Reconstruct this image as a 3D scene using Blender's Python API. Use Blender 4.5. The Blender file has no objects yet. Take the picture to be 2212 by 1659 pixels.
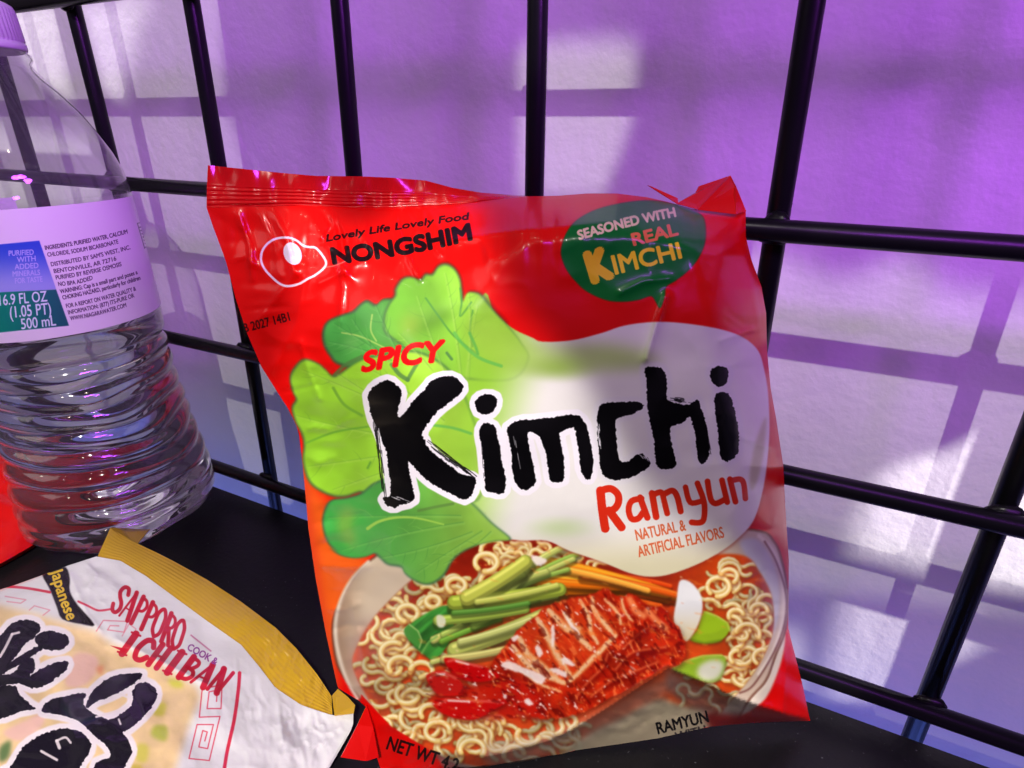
import bpy, math, random
import numpy as np
from mathutils import Vector, Matrix

sc = bpy.context.scene
COL = sc.collection
rng = np.random.default_rng(7)

# ------------------------------------------------------------------ camera
F_PX = 1272.04                       # focal length for a 2212 px wide picture
CAM = np.array([0.313768, -0.191702, 0.194666])
ROT = np.array([[0.89802, -0.18189, 0.40067],
                [0.43989, 0.35524, -0.82481],
                [0.00767, 0.91694, 0.39896]])
U_, S_, V_ = np.linalg.svd(ROT)
ROT = U_ @ V_
cam_d = bpy.data.cameras.new("camera")
cam_d.sensor_width = 36.0
cam_d.lens = F_PX / 2212 * 36
cam_d.clip_start = 0.005
cam_d.clip_end = 50
cam = bpy.data.objects.new("camera", cam_d)
COL.objects.link(cam)
M4 = Matrix([list(ROT[i]) + [CAM[i]] for i in range(3)] + [[0, 0, 0, 1]])
cam.matrix_world = M4
sc.camera = cam

# ------------------------------------------------------------------ world, exposure
world = bpy.data.worlds.new("World")
sc.world = world
world.use_nodes = True
bg = world.node_tree.nodes["Background"]
bg.inputs[0].default_value = (0.85, 0.62, 0.95, 1)
bg.inputs[1].default_value = 0.078
sc.view_settings.view_transform = 'Standard'
sc.view_settings.look = 'None'
sc.view_settings.gamma = 1
sc.view_settings.exposure = 0.35
sc.cycles.use_denoising = True
sc.cycles.max_bounces = 14
sc.cycles.transmission_bounces = 12
sc.cycles.transparent_max_bounces = 16
sc.cycles.sample_clamp_indirect = 3.0

PX = 2212 / 36.0


def rays(P):
    P = np.asarray(P, float)
    d = np.stack([(P[..., 0] - 1106) / F_PX, -(P[..., 1] - 829.5) / F_PX, -np.ones(P.shape[:-1])], -1)
    return d @ ROT.T


def to_plane(P, n, p0):
    d = rays(P)
    t = ((np.asarray(p0) - CAM) @ n) / (d @ n)
    return CAM + d * t[..., None]


def project(X):
    v = (np.asarray(X, float) - CAM) @ ROT
    return np.stack([1106 + F_PX * v[..., 0] / -v[..., 2], 829.5 - F_PX * v[..., 1] / -v[..., 2]], -1)


YN = np.array([0., 1., 0.])
WALL_Y = 0.045

# ------------------------------------------------------------------ lamps
# measured regions of the key light: corners on the wall / on the packet, turned into the beam shape of each lamp
def img_from(arr, name, cs='sRGB'):
    h, w = arr.shape[:2]
    im = bpy.data.images.new(name, w, h, alpha=False, float_buffer=False)
    im.colorspace_settings.name = cs
    buf = np.ones((h, w, 4), np.float32)
    buf[..., :3] = arr[::-1] if arr.ndim == 3 else arr[::-1][..., None]
    im.pixels.foreach_set(np.clip(buf, 0, 1).ravel())
    im.update()
    im.pack()
    return im


def cover(polys, W, H, ss=3):
    """anti-aliased fill of closed polygons (pixel coordinates), winding rule"""
    acc = np.zeros((H * ss, W + 2))
    for poly in polys:
        p = np.asarray(poly, float)
        q = np.roll(p, -1, 0)
        for (x0, y0), (x1, y1) in zip(p, q):
            if y0 == y1:
                continue
            s = 1.0
            if y0 > y1:
                x0, y0, x1, y1, s = x1, y1, x0, y0, -1.0
            r0 = max(0, math.ceil(y0 * ss - .5))
            r1 = min(H * ss - 1, math.ceil(y1 * ss - .5) - 1)
            if r1 < r0:
                continue
            r = np.arange(r0, r1 + 1)
            x = x0 + ((r + .5) / ss - y0) * (x1 - x0) / (y1 - y0)
            x = np.clip(x, 0, W)
            i = np.floor(x).astype(int)
            f = x - i
            np.add.at(acc, (r, i), s * (1 - f))
            np.add.at(acc, (r, i + 1), s * f)
    c = np.abs(np.cumsum(acc, 1))[:, :W]
    return np.clip(c.reshape(H, ss, W).mean(1), 0, 1)


def blur(a, r):
    if r < .5:
        return a
    k = max(1, int(round(r)))
    for ax in (0, 1):
        for _ in range(3):
            pad = [(0, 0)] * a.ndim
            pad[ax] = (k + 1, k)
            c = np.cumsum(np.pad(a, pad, mode='edge'), axis=ax)
            sl0 = [slice(None)] * a.ndim
            sl1 = [slice(None)] * a.ndim
            sl0[ax] = slice(2 * k + 1, None)
            sl1[ax] = slice(0, -2 * k - 1)
            a = (c[tuple(sl0)] - c[tuple(sl1)]) / (2 * k + 1)
    return a


def shaped_lamp(name, loc, target, power, color, radius, half, beams):
    """spot lamp with a shaped beam; beams = [(outline points in 3D, blur, level)]"""
    L = bpy.data.lights.new(name, 'SPOT')
    L.energy = power
    L.color = color
    L.shadow_soft_size = radius
    L.spot_size = 2 * math.atan(half * 1.42)
    L.spot_blend = 0.1
    o = bpy.data.objects.new(name, L)
    COL.objects.link(o)
    o.location = loc
    q = (Vector(target) - Vector(loc)).to_track_quat('-Z', 'Y')
    o.rotation_euler = q.to_euler()
    Rm = np.array(q.to_matrix())
    N = 1400
    m = np.zeros((N, N))
    for pts, bl, lev in beams:
        v = (np.asarray(pts) - np.asarray(loc)) @ Rm
        xy = np.stack([v[:, 0] / -v[:, 2], v[:, 1] / -v[:, 2]], 1)
        px = np.stack([(xy[:, 0] / half * .5 + .5) * N, (.5 - xy[:, 1] / half * .5) * N], 1)
        c = blur(cover([px], N, N), bl)
        m = np.maximum(m, c * lev) if lev > 0 else m * (1 + c * lev)
    im = img_from(m, name + "_beam", 'Non-Color')
    L.use_nodes = True
    nt = L.node_tree
    em = nt.nodes['Emission']
    tc = nt.nodes.new('ShaderNodeTexCoord')
    sep = nt.nodes.new('ShaderNodeSeparateXYZ')
    nt.links.new(tc.outputs['Normal'], sep.inputs[0])
    cmb = nt.nodes.new('ShaderNodeCombineXYZ')
    for k in range(2):
        dv = nt.nodes.new('ShaderNodeMath')
        dv.operation = 'DIVIDE'
        nt.links.new(sep.outputs[k], dv.inputs[0])
        nt.links.new(sep.outputs[2], dv.inputs[1])
        ma = nt.nodes.new('ShaderNodeMath')
        ma.operation = 'MULTIPLY_ADD'
        ma.inputs[1].default_value = GOBO_SIGN[k] * .5 / half
        ma.inputs[2].default_value = .5
        nt.links.new(dv.outputs[0], ma.inputs[0])
        nt.links.new(ma.outputs[0], cmb.inputs[k])
    ti = nt.nodes.new('ShaderNodeTexImage')
    ti.image = im
    ti.extension = 'CLIP'
    nt.links.new(cmb.outputs[0], ti.inputs[0])
    nt.links.new(ti.outputs[0], em.inputs['Strength'])
    return o


GOBO_SIGN = (-1.0, -1.0)


def onwall(P):
    return to_plane(np.array(P, float), YN, [0, WALL_Y, 0])


def bagplane(P):
    return to_plane(np.array(P, float), BAG_N, BAG_0) - BAG_N * 0.012


BAG_TL, BAG_TR = np.array([.1716, -.0803, .1851]), np.array([.2990, -.0062, .1720])
BAG_BL, BAG_BR = np.array([.2171, -.0983, .001]), np.array([.3464, -.0175, .0046])
_a = (BAG_TR + BAG_BR - BAG_TL - BAG_BL)
_b = (BAG_TL + BAG_TR - BAG_BL - BAG_BR)
BAG_N = np.cross(_b, _a)
BAG_N /= np.linalg.norm(BAG_N)
if BAG_N @ (CAM - BAG_TL) > 0:
    BAG_N = -BAG_N                    # points away from the camera
BAG_0 = (BAG_TL + BAG_TR + BAG_BL + BAG_BR) / 4

# key: a neutral spot up front on the right, shade of unseen goods and hands drawn into its beam
key_beams = [
    (bagplane([(600, 330), (705, 375), (700, 445), (840, 452), (822, 370), (1020, 370), (1040, 470), (1062, 600), (1085, 720),
               (1180, 800), (1280, 940), (1340, 1050), (1480, 1150), (1660, 1230), (1850, 1250), (1850, 1760), (560, 1760), (560, 760), (640, 620), (620, 480)]), 3, 1.0),
    (bagplane([(420, 340), (640, 340), (640, 640), (700, 800), (560, 900), (420, 600)]), 9, .42),
    (bagplane([(1000, 340), (1760, 340), (1800, 1300), (1380, 1160), (1000, 700)]), 3, .15),
    (onwall([(-500, -200), (478, -200), (482, 215), (560, 420), (640, 1100), (-500, 1100)]), 1.5, .34),
    (onwall([(1120, 95), (1240, 84), (1352, 84), (1376, 102), (1366, 250), (1345, 320), (1300, 425), (1120, 425)]), .8, .38),
    (onwall([(1600, 540), (1690, 552), (1760, 590), (1830, 602), (1900, 572), (1960, 560), (2050, 625), (2400, 650), (2400, 1360), (1600, 1260)]), 1.6, .38),
    (onwall([(1600, 1200), (2400, 1300), (2400, 1800), (1600, 1500)]), 14, .12),
    (np.array([[.33, -.12, 0], [.42, -.10, 0], [.45, .0, 0], [.34, .0, 0]]), 8, .6),
    (np.array([[-.06, -.25, .02], [.205, -.25, .02], [.205, -.075, .02], [.06, -.075, .02], [-.06, -.06, 0.05]]), 8, .95),
    (np.array([[-.09, -.09, .02], [-.09, -.06, .09], [.03, -.06, .05], [.03, -.09, .02]]), 8, .8),
]
shaped_lamp("key_lamp", (.45, -.52, .70), (.17, -.02, .11), 25.5, (1.0, .965, .90), .0035, .95, key_beams)
# two low raking spots near the wall
shaped_lamp("raking_lamp", (.95, -.30, .55), (.40, .045, .07), 40.0, (1.0, .96, .92), .004, .40, [
    (onwall([(1862, 1115), (1905, 1030), (1960, 992), (2030, 985), (2140, 930), (2260, 880), (2300, 1290), (2120, 1262), (1990, 1230), (1850, 1195)]), 1, 1.0),
    (onwall([(1790, 1440), (1826, 1290), (1930, 1297), (2070, 1320), (2120, 1400), (2040, 1435), (1960, 1470), (1900, 1520), (1800, 1505)]), 1, .8)])
shaped_lamp("raking_lamp", (-.55, -.24, .62), (-.08, .045, .23), 16.0, (1.0, .96, .95), .004, .50, [
    (onwall([(20, 10), (125, 10), (150, 205), (100, 190), (40, 120)]), 2, 1.0),
    (onwall([(175, 10), (330, -10), (300, 40), (285, 120), (262, 210), (228, 205)]), 2, 1.0),
    (onwall([(-150, 250), (215, 300), (225, 440), (-150, 460)]), 2, .7)])


def area(name, loc, target, power, color, size):
    L = bpy.data.lights.new(name, 'AREA')
    L.energy = power
    L.color = color
    L.shape = 'RECTANGLE'
    L.size, L.size_y = size
    o = bpy.data.objects.new(name, L)
    COL.objects.link(o)
    o.location = loc
    o.rotation_euler = (Vector(target) - Vector(loc)).to_track_quat('-Z', 'Y').to_euler()
    return o


# added soft fill from the front left to even out the wall, no seen source
area("fill_lamp", (-.55, -1.0, .95), (.05, .0, .15), 2.0, (1.0, .93, .92), (.9, .7))
# purple stage light up on the right, blue strip below the shelf edge
for k, (px_, py_, pz_) in enumerate([(.66, -.38, .50), (.76, -.34, .56), (.84, -.30, .44)]):
    shaped_lamp("purple_lamp", (px_, py_, pz_), (.26, .0, .17), 13.6, (.50, .065, 1.0), .058, 1.0, [
        (onwall([(-900, -700), (2800, -700), (2800, 1900), (-900, 1900)]), 4, .16),
        (onwall([(-900, -700), (2800, -700), (2800, 870), (1600, 820), (-900, 700)]), 26, .34),
        (onwall([(-900, -700), (1180, -700), (1180, 1000), (-900, 1000)]), 20, .66),
        (onwall([(1480, 90), (2700, 120), (2700, 640), (1480, 640)]), 22, 1.0),
        (np.array([[-.06, -.30, .02], [.215, -.30, .02], [.215, -.075, .02], [.06, -.075, .02], [-.12, -.10, .03]]), 8, -.70),
        (np.array([[-.05, -.07, .06], [.055, -.07, .06], [.055, -.07, .17], [-.05, -.07, .17]]), 6, -.5),
        (bagplane([(440, 330), (1660, 330), (1800, 1760), (560, 1760)]), 4, -.86)])
# small ceiling lamps of the hall
for lx_, ly_, lz_ in [(-.55, -1.15, 1.30), (.10, -1.5, 1.55), (.75, -1.25, 1.2), (-.2, -.7, 1.6), (1.1, -.6, 1.5)]:
    L_ = bpy.data.lights.new("ceiling_lamp", 'POINT')
    L_.energy = .9
    L_.color = (1.0, .86, .66)
    L_.shadow_soft_size = .022
    o_ = bpy.data.objects.new("ceiling_lamp", L_)
    o_.location = (lx_, ly_, lz_)
    COL.objects.link(o_)
area("blue_strip_lamp", (.30, -.004, -.10), (.30, .045, .02), .30, (.13, .22, 1.0), (1.2, .02))

# ------------------------------------------------------------------ helpers
def link(o, parent=None):
    COL.objects.link(o)
    if parent:
        o.parent = parent
    return o


def tag(o, label=None, cat=None, group=None, kind=None):
    if label:
        o['label'] = label
    if cat:
        o['category'] = cat
    if group:
        o['group'] = group
    if kind:
        o['kind'] = kind
    return o


def mesh(name, verts, faces, mat=None, parent=None, smooth=True, uv=None):
    me = bpy.data.meshes.new(name)
    me.from_pydata([tuple(v) for v in verts], [], [tuple(f) for f in faces])
    me.update()
    if smooth:
        me.polygons.foreach_set('use_smooth', [True] * len(me.polygons))
    if uv is not None:
        lay = me.uv_layers.new(name='UVMap')
        idx = np.empty(len(me.loops), np.int32)
        me.loops.foreach_get('vertex_index', idx)
        lay.data.foreach_set('uv', np.asarray(uv, np.float32)[idx].ravel())
    if mat:
        me.materials.append(mat)
    o = bpy.data.objects.new(name, me)
    return link(o, parent)


def empty(name, loc=(0, 0, 0)):
    o = bpy.data.objects.new(name, None)
    o.location = loc
    o.empty_display_size = .02
    return link(o)


def grid_faces(nu, nv, flip=False, off=0):
    f = []
    for j in range(nv):
        for i in range(nu):
            a = off + j * (nu + 1) + i
            q = (a, a + 1, a + nu + 2, a + nu + 1)
            f.append(q[::-1] if flip else q)
    return f


def mat(name, color=(.8, .8, .8), rough=.5, metal=0., spec=.5, coat=0., bump=None, noise=None):
    m = bpy.data.materials.new(name)
    m.use_nodes = True
    nt = m.node_tree
    b = nt.nodes['Principled BSDF']
    b.inputs['Base Color'].default_value = (*color, 1)
    b.inputs['Roughness'].default_value = rough
    b.inputs['Metallic'].default_value = metal
    b.inputs['Specular IOR Level'].default_value = spec
    b.inputs['Coat Weight'].default_value = coat
    b.inputs['Coat Roughness'].default_value = .08
    if bump:
        tc = nt.nodes.new('ShaderNodeTexCoord')
        n = nt.nodes.new('ShaderNodeTexNoise')
        n.inputs['Scale'].default_value = bump[0]
        n.inputs['Detail'].default_value = 4
        bp = nt.nodes.new('ShaderNodeBump')
        bp.inputs['Strength'].default_value = bump[1]
        bp.inputs['Distance'].default_value = bump[2]
        nt.links.new(tc.outputs['Object'], n.inputs['Vector'])
        nt.links.new(n.outputs['Fac'], bp.inputs['Height'])
        nt.links.new(bp.outputs[0], b.inputs['Normal'])
    if noise:                         # (scale, colour 2)
        tc = nt.nodes.new('ShaderNodeTexCoord')
        n = nt.nodes.new('ShaderNodeTexNoise')
        n.inputs['Scale'].default_value = noise[0]
        n.inputs['Detail'].default_value = 5
        mx = nt.nodes.new('ShaderNodeMix')
        mx.data_type = 'RGBA'
        mx.inputs[6].default_value = (*color, 1)
        mx.inputs[7].default_value = (*noise[1], 1)
        nt.links.new(tc.outputs['Object'], n.inputs['Vector'])
        nt.links.new(n.outputs['Fac'], mx.inputs[0])
        nt.links.new(mx.outputs[2], b.inputs['Base Color'])
    return m


def img_mat(name, im, rough=.25, coat=.4, bump=None, translucent=0.):
    m = mat(name, rough=rough, coat=coat, bump=bump)
    nt = m.node_tree
    t = nt.nodes.new('ShaderNodeTexImage')
    t.image = im
    t.extension = 'EXTEND'
    nt.links.new(t.outputs[0], nt.nodes['Principled BSDF'].inputs['Base Color'])
    return m


def lattice(x, y, seed=0):
    xi, yi = np.floor(x).astype(np.int64), np.floor(y).astype(np.int64)
    fx, fy = x - xi, y - yi
    fx, fy = fx * fx * (3 - 2 * fx), fy * fy * (3 - 2 * fy)

    def h(a, b):
        n = (a * 374761393 + b * 668265263 + seed * 1442695041) & 0xffffffff
        n = ((n ^ (n >> 13)) * 1274126177) & 0xffffffff
        return ((n ^ (n >> 16)) & 0xffff) / 65535.0
    return (h(xi, yi) * (1 - fx) + h(xi + 1, yi) * fx) * (1 - fy) + (h(xi, yi + 1) * (1 - fx) + h(xi + 1, yi + 1) * fx) * fy


def fbm(x, y, seed=0, o=3):
    s, a, t = 0, 1., 0
    for k in range(o):
        s = s + a * lattice(x * 2 ** k, y * 2 ** k, seed + k)
        t += a
        a *= .5
    return s / t


def sm(a, b, x):
    t = np.clip((x - a) / (b - a), 0, 1)
    return t * t * (3 - 2 * t)


# ------------------------------------------------------------------ painter for the printed artwork
ZR = {'R1': (384.0, 301.7, .29762), 'R2': (1042.4, 329.2, .3224), 'R3': (603.5, 713.2, .29762), 'R4': (1152.1, 713.2, .29762),
      'R5': (658.3, 1124.7, .29762), 'R6': (1152.1, 1152.1, .29762), 'R7': (0., 1042.4, .3720), 'L': (0., 438.9, .1736), 'P': (0, 0, 1.)}


def Z(r, pts):
    x, y, s = ZR[r]
    return [(x + a * s, y + b * s) for a, b in pts]


def spline(p, n=6, closed=True):
    p = np.asarray(p, float)
    N = len(p)
    out = []
    for i in range(N if closed else N - 1):
        if closed:
            a, b, c, d = p[i - 1], p[i], p[(i + 1) % N], p[(i + 2) % N]
        else:
            a, b, c, d = p[max(i - 1, 0)], p[i], p[i + 1], p[min(i + 2, N - 1)]
        for k in range(n):
            t = k / n
            out.append(.5 * ((2 * b) + (c - a) * t + (2 * a - 5 * b + 4 * c - d) * t * t + (3 * b - a - 3 * c + d) * t ** 3))
    if not closed:
        out.append(p[-1])
    return np.array(out)


def resample(p, step, closed=True):
    p = np.asarray(p, float)
    if closed:
        p = np.vstack([p, p[:1]])
    d = np.r_[0, np.cumsum(np.hypot(*np.diff(p, axis=0).T))]
    n = max(3, int(d[-1] / step))
    t = np.linspace(0, d[-1], n, endpoint=not closed)
    return np.stack([np.interp(t, d, p[:, 0]), np.interp(t, d, p[:, 1])], 1)


def rough(p, amp, scale=6., seed=0):
    p = resample(p, 1.5)
    n = np.stack([lattice(p[:, 0] / scale, p[:, 1] / scale, seed) - .5 + .7 * (lattice(p[:, 0] / scale * 2.7, p[:, 1] / scale * 2.7, seed + 5) - .5),
                  lattice(p[:, 0] / scale, p[:, 1] / scale, seed + 9) - .5 + .7 * (lattice(p[:, 0] / scale * 2.7, p[:, 1] / scale * 2.7, seed + 14) - .5)], 1)
    return p + n * amp * 2


class Canvas:
    def __init__(s, x0, y0, x1, y1, k, color):
        s.x0, s.y0, s.k = x0, y0, k
        s.W, s.H = int((x1 - x0) * k), int((y1 - y0) * k)
        s.a = np.ones((s.H, s.W, 3)) * (np.array(color) / 255.)

    def px(s, p):
        return (np.asarray(p, float) - (s.x0, s.y0)) * s.k

    def _box(s, p, pad):
        a = np.floor(p.min(0) - pad).astype(int)
        b = np.ceil(p.max(0) + pad).astype(int) + 1
        x0, y0 = max(a[0], 0), max(a[1], 0)
        x1, y1 = min(b[0], s.W), min(b[1], s.H)
        return (x0, y0, x1, y1) if x1 > x0 and y1 > y0 else None

    def blend(s, box, m, color, alpha):
        x0, y0, x1, y1 = box
        if callable(color):
            X, Y = np.meshgrid((np.arange(x0, x1) + .5) / s.k + s.x0, (np.arange(y0, y1) + .5) / s.k + s.y0)
            c = color(X, Y) / 255.
        else:
            c = np.array(color) / 255.
        m = (m * alpha)[..., None]
        s.a[y0:y1, x0:x1] = s.a[y0:y1, x0:x1] * (1 - m) + c * m

    def fill(s, polys, color, alpha=1., soft=0., clip=None, grow=0):
        if np.ndim(polys[0]) == 1 or np.ndim(polys[0][0]) == 0:
            polys = [polys]
        pp = [s.px(p) for p in polys]
        box = s._box(np.vstack(pp), soft * s.k * 3 + 2)
        if not box:
            return
        x0, y0, x1, y1 = box
        m = cover([p - (x0, y0) for p in pp], x1 - x0, y1 - y0)
        if soft:
            m = blur(m, soft * s.k)
        if clip is not None:
            m = m * clip[y0:y1, x0:x1]
        s.blend(box, m, color, alpha)

    def mask(s, poly, soft=0):
        m = cover([s.px(poly)], s.W, s.H)
        return blur(m, soft * s.k) if soft else m

    def stroke(s, pts, w, color, alpha=1., soft=.6, closed=False, clip=None, wfun=None):
        p = s.px(pts)
        if closed:
            p = np.vstack([p, p[:1]])
        box = s._box(p, w * s.k + soft * s.k * 2 + 2)
        if not box:
            return
        x0, y0, x1, y1 = box
        X, Y = np.meshgrid(np.arange(x0, x1) + .5, np.arange(y0, y1) + .5)
        best = np.full(X.shape, 1e9)
        n = len(p) - 1
        for i in range(n):
            a, b = p[i], p[i + 1]
            d = b - a
            L = d @ d + 1e-9
            t = np.clip(((X - a[0]) * d[0] + (Y - a[1]) * d[1]) / L, 0, 1)
            dist = np.hypot(X - a[0] - t * d[0], Y - a[1] - t * d[1])
            r = w * .5 * s.k * (wfun((i + t) / n) if wfun else 1.)
            best = np.minimum(best, dist - r)
        m = np.clip(.5 - best / (2 * soft * s.k), 0, 1)
        if clip is not None:
            m = m * clip[y0:y1, x0:x1]
        s.blend(box, m, color, alpha)


_glyph = {}


def text_tris(txt, bold=0., shear=0.):
    """triangles of a line of lettering, cap height 1, from x = 0 to 1 x width"""
    k = (txt, bold, shear)
    if k not in _glyph:
        cu = bpy.data.curves.new("lettering", 'FONT')
        cu.body = txt
        cu.size = 1.37
        cu.offset = bold
        cu.shear = shear
        cu.resolution_u = 4
        o = bpy.data.objects.new("lettering", cu)
        COL.objects.link(o)
        dg = bpy.context.evaluated_depsgraph_get()
        me = o.evaluated_get(dg).to_mesh()
        me.calc_loop_triangles()
        co = np.array([v.co[:2] for v in me.vertices]) if len(me.vertices) else np.zeros((0, 2))
        tr = np.array([t.vertices[:] for t in me.loop_triangles])
        o.evaluated_get(dg).to_mesh_clear()
        bpy.data.objects.remove(o)
        bpy.data.curves.remove(cu)
        T = co[tr]
        ar = (T[:, 1, 0] - T[:, 0, 0]) * (T[:, 2, 1] - T[:, 0, 1]) - (T[:, 1, 1] - T[:, 0, 1]) * (T[:, 2, 0] - T[:, 0, 0])
        T[ar < 0] = T[ar < 0][:, ::-1]
        T[..., 0] -= T[..., 0].min()
        _glyph[k] = T
    return _glyph[k]


def write(cv, txt, p0, p1, h, color, bold=0., shear=0., up=None, h1=None, bend=0., alpha=1., outline=None):
    T = text_tris(txt, 0., shear)
    w = T[..., 0].max()
    p0, p1 = np.array(p0, float), np.array(p1, float)
    r = p1 - p0
    if up is None:
        up = np.array([r[1], -r[0]]) / np.hypot(*r)
    up = np.array(up, float)
    u = T[..., 0:1] / w
    v = T[..., 1:2]
    hh = h + ((h1 if h1 else h) - h) * u
    pts = p0 + r * u + up * (v * hh + bend * 4 * u * (1 - u))
    if outline:
        for t in pts:
            cv.stroke(t, outline[0], outline[1], closed=True)
    if bold:
        rb = bold * h * .62
        pts = np.concatenate([pts] + [pts + (rb * math.cos(t), rb * math.sin(t)) for t in np.arange(10) * math.pi / 5])
    cv.fill(list(pts), color, alpha)


def sample(cv, P):
    q = cv.px(P) - .5
    x = np.clip(q[..., 0], 0, cv.W - 1.001)
    y = np.clip(q[..., 1], 0, cv.H - 1.001)
    xi, yi = x.astype(int), y.astype(int)
    fx, fy = (x - xi)[..., None], (y - yi)[..., None]
    a = cv.a
    return (a[yi, xi] * (1 - fx) + a[yi, xi + 1] * fx) * (1 - fy) + (a[yi + 1, xi] * (1 - fx) + a[yi + 1, xi + 1] * fx) * fy


def edge(p, n):
    p = np.asarray(p, float)
    d = np.r_[0, np.cumsum(np.hypot(*np.diff(p, axis=0).T))]
    t = np.linspace(0, d[-1], n)
    return np.stack([np.interp(t, d, p[:, 0]), np.interp(t, d, p[:, 1])], 1)


def coons(top, bot, left, right, nu, nv):
    T, B = edge(top, nu + 1), edge(bot, nu + 1)
    L, R = edge(left, nv + 1), edge(right, nv + 1)
    u = np.linspace(0, 1, nu + 1)[None, :, None]
    v = np.linspace(0, 1, nv + 1)[:, None, None]
    return ((1 - v) * T[None] + v * B[None] + (1 - u) * L[:, None] + u * R[:, None]
            - ((1 - u) * (1 - v) * T[0] + u * (1 - v) * T[-1] + (1 - u) * v * B[0] + u * v * B[-1]))


# ------------------------------------------------------------------ setting: wall and shelf
m_wall = mat("painted_wall", (.80, .78, .79), rough=.62, spec=.35, bump=(190, .8, .0007), noise=(40, (.76, .745, .75)))
W = [(-2.5, WALL_Y, -.8), (2.5, WALL_Y, -.8), (2.5, WALL_Y, 1.8), (-2.5, WALL_Y, 1.8), (-2.5, WALL_Y + .1, -.8), (2.5, WALL_Y + .1, -.8), (2.5, WALL_Y + .1, 1.8), (-2.5, WALL_Y + .1, 1.8)]
wall = mesh("wall", W, [(0, 1, 2, 3), (5, 4, 7, 6), (4, 0, 3, 7), (1, 5, 6, 2), (3, 2, 6, 7), (4, 5, 1, 0)], m_wall, smooth=False)
tag(wall, "white painted wall with fine roller texture behind the black wire grid", "wall", kind="structure")


def box_bevel(name, lo, hi, m, bev=.0015, parent=None):
    import bmesh
    bm = bmesh.new()
    bmesh.ops.create_cube(bm, size=1)
    for v in bm.verts:
        v.co = Vector([lo[i] + (v.co[i] + .5) * (hi[i] - lo[i]) for i in range(3)])
    bmesh.ops.bevel(bm, geom=bm.edges[:], offset=bev, segments=2, affect='EDGES')
    me = bpy.data.meshes.new(name)
    bm.to_mesh(me)
    bm.free()
    me.materials.append(m)
    o = bpy.data.objects.new(name, me)
    return link(o, parent)


m_shelf = mat("black_shelf_laminate", (.0045, .0043, .005), rough=.40, spec=.28, bump=(420, .3, .0004), noise=(60, (.008, .0076, .009)))
nt = m_shelf.node_tree
tc_ = nt.nodes.new('ShaderNodeTexCoord')
n_ = nt.nodes.new('ShaderNodeTexNoise')
n_.inputs['Scale'].default_value = 520
n_.inputs['Detail'].default_value = 2
r_ = nt.nodes.new('ShaderNodeValToRGB')
r_.color_ramp.elements[0].position = .70
r_.color_ramp.elements[1].position = .76
r_.color_ramp.elements[0].color = (0, 0, 0, 1)
r_.color_ramp.elements[1].color = (.07, .068, .075, 1)
ad = nt.nodes.new('ShaderNodeMix')
ad.data_type = 'RGBA'
ad.blend_type = 'ADD'
ad.inputs[0].default_value = 1
old = nt.nodes['Principled BSDF'].inputs['Base Color'].links[0].from_socket
nt.links.new(tc_.outputs['Object'], n_.inputs['Vector'])
nt.links.new(n_.outputs['Fac'], r_.inputs[0])
nt.links.new(old, ad.inputs[6])
nt.links.new(r_.outputs[0], ad.inputs[7])
nt.links.new(ad.outputs[2], nt.nodes['Principled BSDF'].inputs['Base Color'])
shelf = box_bevel("shelf", (-.9, -.62, -.018), (1.2, -.0035, 0), m_shelf)
tag(shelf, "matte black shelf board under the noodle packets and the bottle", "shelf", kind="structure")

# ------------------------------------------------------------------ wire grid panel
m_wire = mat("black_enamel_wire", (.005, .005, .006), rough=.30, spec=.22, coat=.0, bump=(300, .15, .0003))


def rod(name, a, b, r, m, parent, seg=20):
    a, b = Vector(a), Vector(b)
    q = (b - a).to_track_quat('Z', 'Y')
    vs, fs = [], []
    n = 2
    for k in range(n):
        c = a.lerp(b, k / (n - 1))
        for i in range(seg):
            t = 2 * math.pi * i / seg
            vs.append(c + q @ Vector((r * math.cos(t), r * math.sin(t), 0)))
    for k in range(n - 1):
        for i in range(seg):
            j = (i + 1) % seg
            fs.append((k * seg + i, k * seg + j, (k + 1) * seg + j, (k + 1) * seg + i))
    fs.append(tuple(range(seg))[::-1])
    fs.append(tuple(range((n - 1) * seg, n * seg)))
    o = mesh(name, vs, fs, m, parent)
    return o


panel = empty("wire_grid_panel", (0, 0, 0))
tag(panel, "black wire grid panel standing in front of the purple lit wall", "wire grid")
Vl = [((157, 8.6), (234, 318)), ((413, 0), (473, 359)), ((733, 0), (765, 379)), ((1161.7, 0), (1154, 422)), ((1755, 0), (1651, 655)), ((2212, 978), (1983, 1562))]
Hl = [((0, 15), (172, 0)), ((288, 398), (2212, 537)), ((378, 731), (2212, 1140)), ((466, 1007), (2212, 1611))]
WR = .0033
yv, yh = .0030, -.0030
for k in range(-3, 9):
    if 0 <= k < 6:
        a = to_plane(np.array(Vl[k][0], float), YN, [0, yv, 0])
        b = to_plane(np.array(Vl[k][1], float), YN, [0, yv, 0])
        sl = (b[0] - a[0]) / (b[2] - a[2])
        x0, x1 = a[0] + (-.16 - a[2]) * sl, a[0] + (.62 - a[2]) * sl
    else:
        x0 = x1 = k * .0762 - .001
    rod("wire", (x0, yv, -.16), (x1, yv, .62), WR, m_wire, panel)
for k in range(-4, 5):
    if 0 <= k < 4:
        a = to_plane(np.array(Hl[k][0], float), YN, [0, yh, 0])
        b = to_plane(np.array(Hl[k][1], float), YN, [0, yh, 0])
        sl = (b[2] - a[2]) / (b[0] - a[0]) if k else 0.
        z0, z1 = a[2] + (-.30 - a[0]) * sl, a[2] + (.70 - a[0]) * sl
    else:
        z0 = z1 = .246 - k * .0785
        if k == 4:
            continue
    rod("wire", (-.30, yh, z0), (.70, yh, z1), WR, m_wire, panel)

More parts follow.
